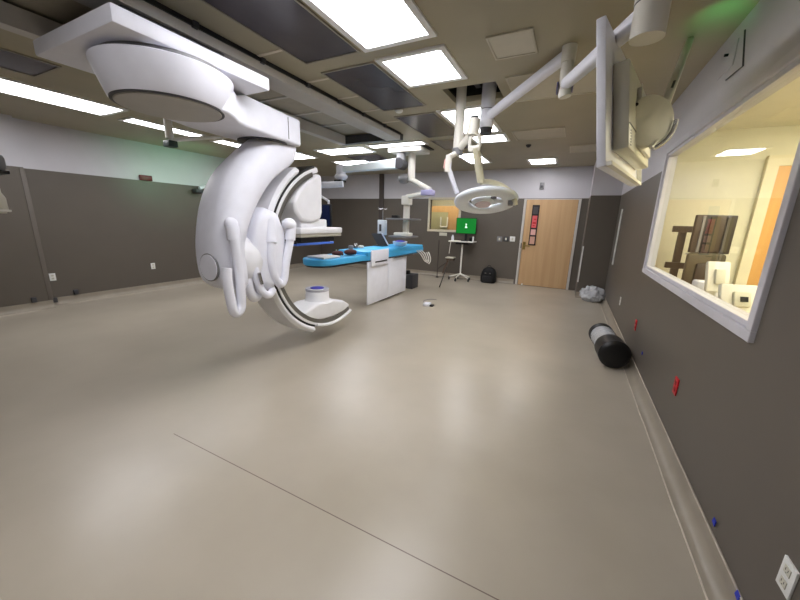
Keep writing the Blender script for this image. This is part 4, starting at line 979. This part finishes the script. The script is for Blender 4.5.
hl = [Vector((.125*math.cos(a)*(1.1 if math.cos(a) > 0 else 1), 0, .14*math.sin(a))) for a in [2*PI*k/28 for k in range(28)]]
b = B(); b.prism([MH @ v for v in hl], MH.to_3x3() @ Vector((0, .06, 0))); hb = obj('hub_cover', b, M_CREAM, t, bev=.01)
b = B(); b.tube([MH @ Vector((.14*math.cos(a), -.012, .155*math.sin(a))) for a in [math.radians(-70+k*9) for k in range(9)]], .012, 10); obj('grab_handle', b, M_STEEL, hb)
for dx_, dz_ in ((-.085, .085), (-.07, -.1)):
    b = B(); b.cyl(MH @ Vector((dx_, -.006, dz_)), MH @ Vector((dx_, .0, dz_)), .009, seg=12); obj('screw', b, M_BLACK, hb)
b = B(); b.cyl(MH @ Vector((-.02, .06, 0)), MD @ Vector((.62, -.14, Z0+.36)), .06); obj('hub_axle', b, M_WHITE2, t)
qa = MH @ Vector((.09, .03, .10)); qb = at(690, 40, 'z', ZC-.002)
b = B(); bar(b, qa, qb, .045, .05, .045, .05); arm_ = obj('support_arm', b, M_CREAM, t, bev=.015)
b = B(); qm = qa.lerp(qb, .16); qn = qa.lerp(qb, .26); bar(b, qm+Vector((0, -.028, -.0)), qn+Vector((0, -.028, 0)), .012, .02, .012, .02); obj('arm_slot', b, M_BLACK, arm_)
b = B(); b.tube([MD @ Vector((.4, -.17, Z0+.12)), MD @ Vector((.5, -.2, Z0+.18)), MD @ Vector((.62, -.2, Z0+.22))], .01, 8); obj('cable', b, M_CREAM, t)

# ------------------------------------------------------------------ control room things
dk = thing('control_desk', 'beige control desk under the window in the control room', 'desk', (1.4, 3.2, 0))
b = B(); b.box(XR+.13, 1.7, 1.7, 5.3, .90, .94, bev=.006); obj('desk_top', b, M_TANS, dk)
for y in (1.8, 5.2):
    b = B(); b.box(XR+.14, 1.68, y-.02, y+.02, 0, .9); obj('side_panel', b, M_TANS, dk)
M_MB = mat('brown_black_plastic', (50, 40, 32), .4)
M_MB2 = mat('olive_black_plastic', (72, 64, 44), .4)
c0 = at(712, 234, 'y', 4.6)
t = thing('control_monitor', 'dark monitor back with vertical ribs, upper one seen through the big window', 'monitor', (c0.x, 4.6, 1.3))
MM = Matrix.Translation((c0.x, c0.y, 0)) @ Matrix.Rotation(math.radians(8), 4, 'Z')
b = B(); b.box(-.17, .17, -.03, .02, c0.z-.20, c0.z+.19, mtx=MM, bev=.01); cs = obj('casing', b, M_MB, t)
for dx_, w_ in ((-.01, .08), (.11, .05)):
    b = B(); b.box(dx_-w_/2, dx_+w_/2, -.04, -.03, c0.z-.18, c0.z+.17, mtx=MM); obj('rear_panel', b, M_MB2, cs)
b = B(); b.box(-.12, -.10, -.045, -.03, c0.z-.19, c0.z+.18, mtx=MM); obj('pale_rib', b, M_GREY, cs)
b = B(); b.box(-.18, .13, -.035, .02, c0.z-.225, c0.z-.205, mtx=MM); obj('lower_lip', b, M_CREAM, cs)
c1 = at(703, 268, 'y', 4.5)
t2 = thing('control_monitor', 'lower dark monitor back just beneath the ribbed one, behind the big window', 'monitor', (c1.x, 4.5, .94))
MM2 = Matrix.Translation((c1.x, c1.y, 0)) @ Matrix.Rotation(math.radians(8), 4, 'Z')
b = B(); b.box(-.165, .165, -.03, .02, .98, c1.z+.15, mtx=MM2, bev=.03); obj('casing', b, M_MB2, t2)
b = B(); b.box(-.08, .1, -.05, -.02, .941, c1.z+.05, mtx=MM2, bev=.02); obj('stand', b, M_MB, t2)
s0 = at(684, 226, 'y', 4.95); s1 = at(676, 268, 'y', 4.95)
t3 = thing('monitor_stand', 'dark branching monitor arm standing left of the two dark monitors in the control room', 'monitor arm', (s0.x, 4.95, .94))
b = B(); b.box(s0.x-.035, s0.x+.035, 4.92, 4.98, .961, s0.z+.0, bev=.006); obj('post', b, M_MB, t3)
for z_, xa_, xb_ in ((s0.z-.03, -.11, .2), (s1.z+.04, -.11, .2)):
    b = B(); b.box(s0.x+xa_, s0.x+xb_, 4.88, 4.92, z_-.04, z_+.03, bev=.006); obj('cross_arm', b, M_MB, t3)
b = B(); b.box(s0.x-.1, s0.x+.14, 4.85, 5.1, .9405, .96, bev=.006); obj('foot', b, M_MB, t3)
def slab_mon(px, py, y, w_, h, rz, tilt_, label, extra=None):
    c = at(px, py, 'y', y)
    t = thing('white_monitor', label, 'monitor', (c.x, c.y, .94))
    M_ = Matrix.Translation((c.x, c.y, c.z)) @ Matrix.Rotation(math.radians(rz), 4, 'Z') @ Matrix.Rotation(math.radians(tilt_), 4, 'X')
    b = B(); b.box(-w_/2, w_/2, -.025, .02, -h/2, h/2, mtx=M_, bev=.015); obj('casing', b, M_WHITE2, t)
    b = B(); b.box(-w_*.22, w_*.22, -.05, -.02, -h*.25, h*.25, mtx=M_, bev=.012); rb_ = obj('rear_bulge', b, M_CREAM, t)
    if extra: b = B(); b.box(-.02, .03, -.056, -.049, -.02, .02, mtx=M_); obj('port_opening', b, M_BLACK, rb_)
    b = B(); b.box(c.x-.03, c.x+.03, c.y+.03, c.y+.07, .956, c.z+.02); b.box(c.x-.09, c.x+.09, c.y-.03, c.y+.1, .9405, .956); obj('stand', b, M_WHITE2, t)
slab_mon(717, 277, 4.0, .18, .28, 15, -14, 'small white monitor back behind the window sill, left of the other white one')
slab_mon(738, 300, 3.45, .26, .24, 15, -18, 'white monitor back with a dark opening, nearest the lower right window corner', True)
c = at(705, 292, 'y', 4.25)
b = B(); b.box(max(c.x-.1, .97), c.x+.1, c.y-.08, c.y+.08, .9405, 1.1, bev=.02); tag(obj('desk_box', b, M_WHITE), 'low white box on the desk left of the small white monitor', 'box')
t = thing('office_chair', 'dark office chair back by the orange door in the control room', 'chair', (2.15, 4.2, 0))
q = at(764, 300, 'y', 4.2); q.x = max(q.x, 1.78)
b = B(); b.box(q.x-.02, q.x+.42, 4.18, 4.25, .6, q.z+.1, bev=.03); obj('backrest', b, M_BLACK, t)
b = B(); b.box(q.x, q.x+.42, 4.2, 4.62, .46, .53, bev=.02); obj('seat', b, M_BLACK, t)
b = B(); b.cyl((q.x+.21, 4.4, .06), (q.x+.21, 4.4, .46), .03); obj('post', b, M_DGREY, t)
for k in range(5):
    a = 2*PI*k/5; b = B(); b.tube([(q.x+.21, 4.4, .1), (q.x+.21+.27*math.cos(a), 4.4+.27*math.sin(a), .05)], .02, 8); b.ball((q.x+.21+.27*math.cos(a), 4.4+.27*math.sin(a), .03), .03); obj('leg', b, M_DGREY, t)
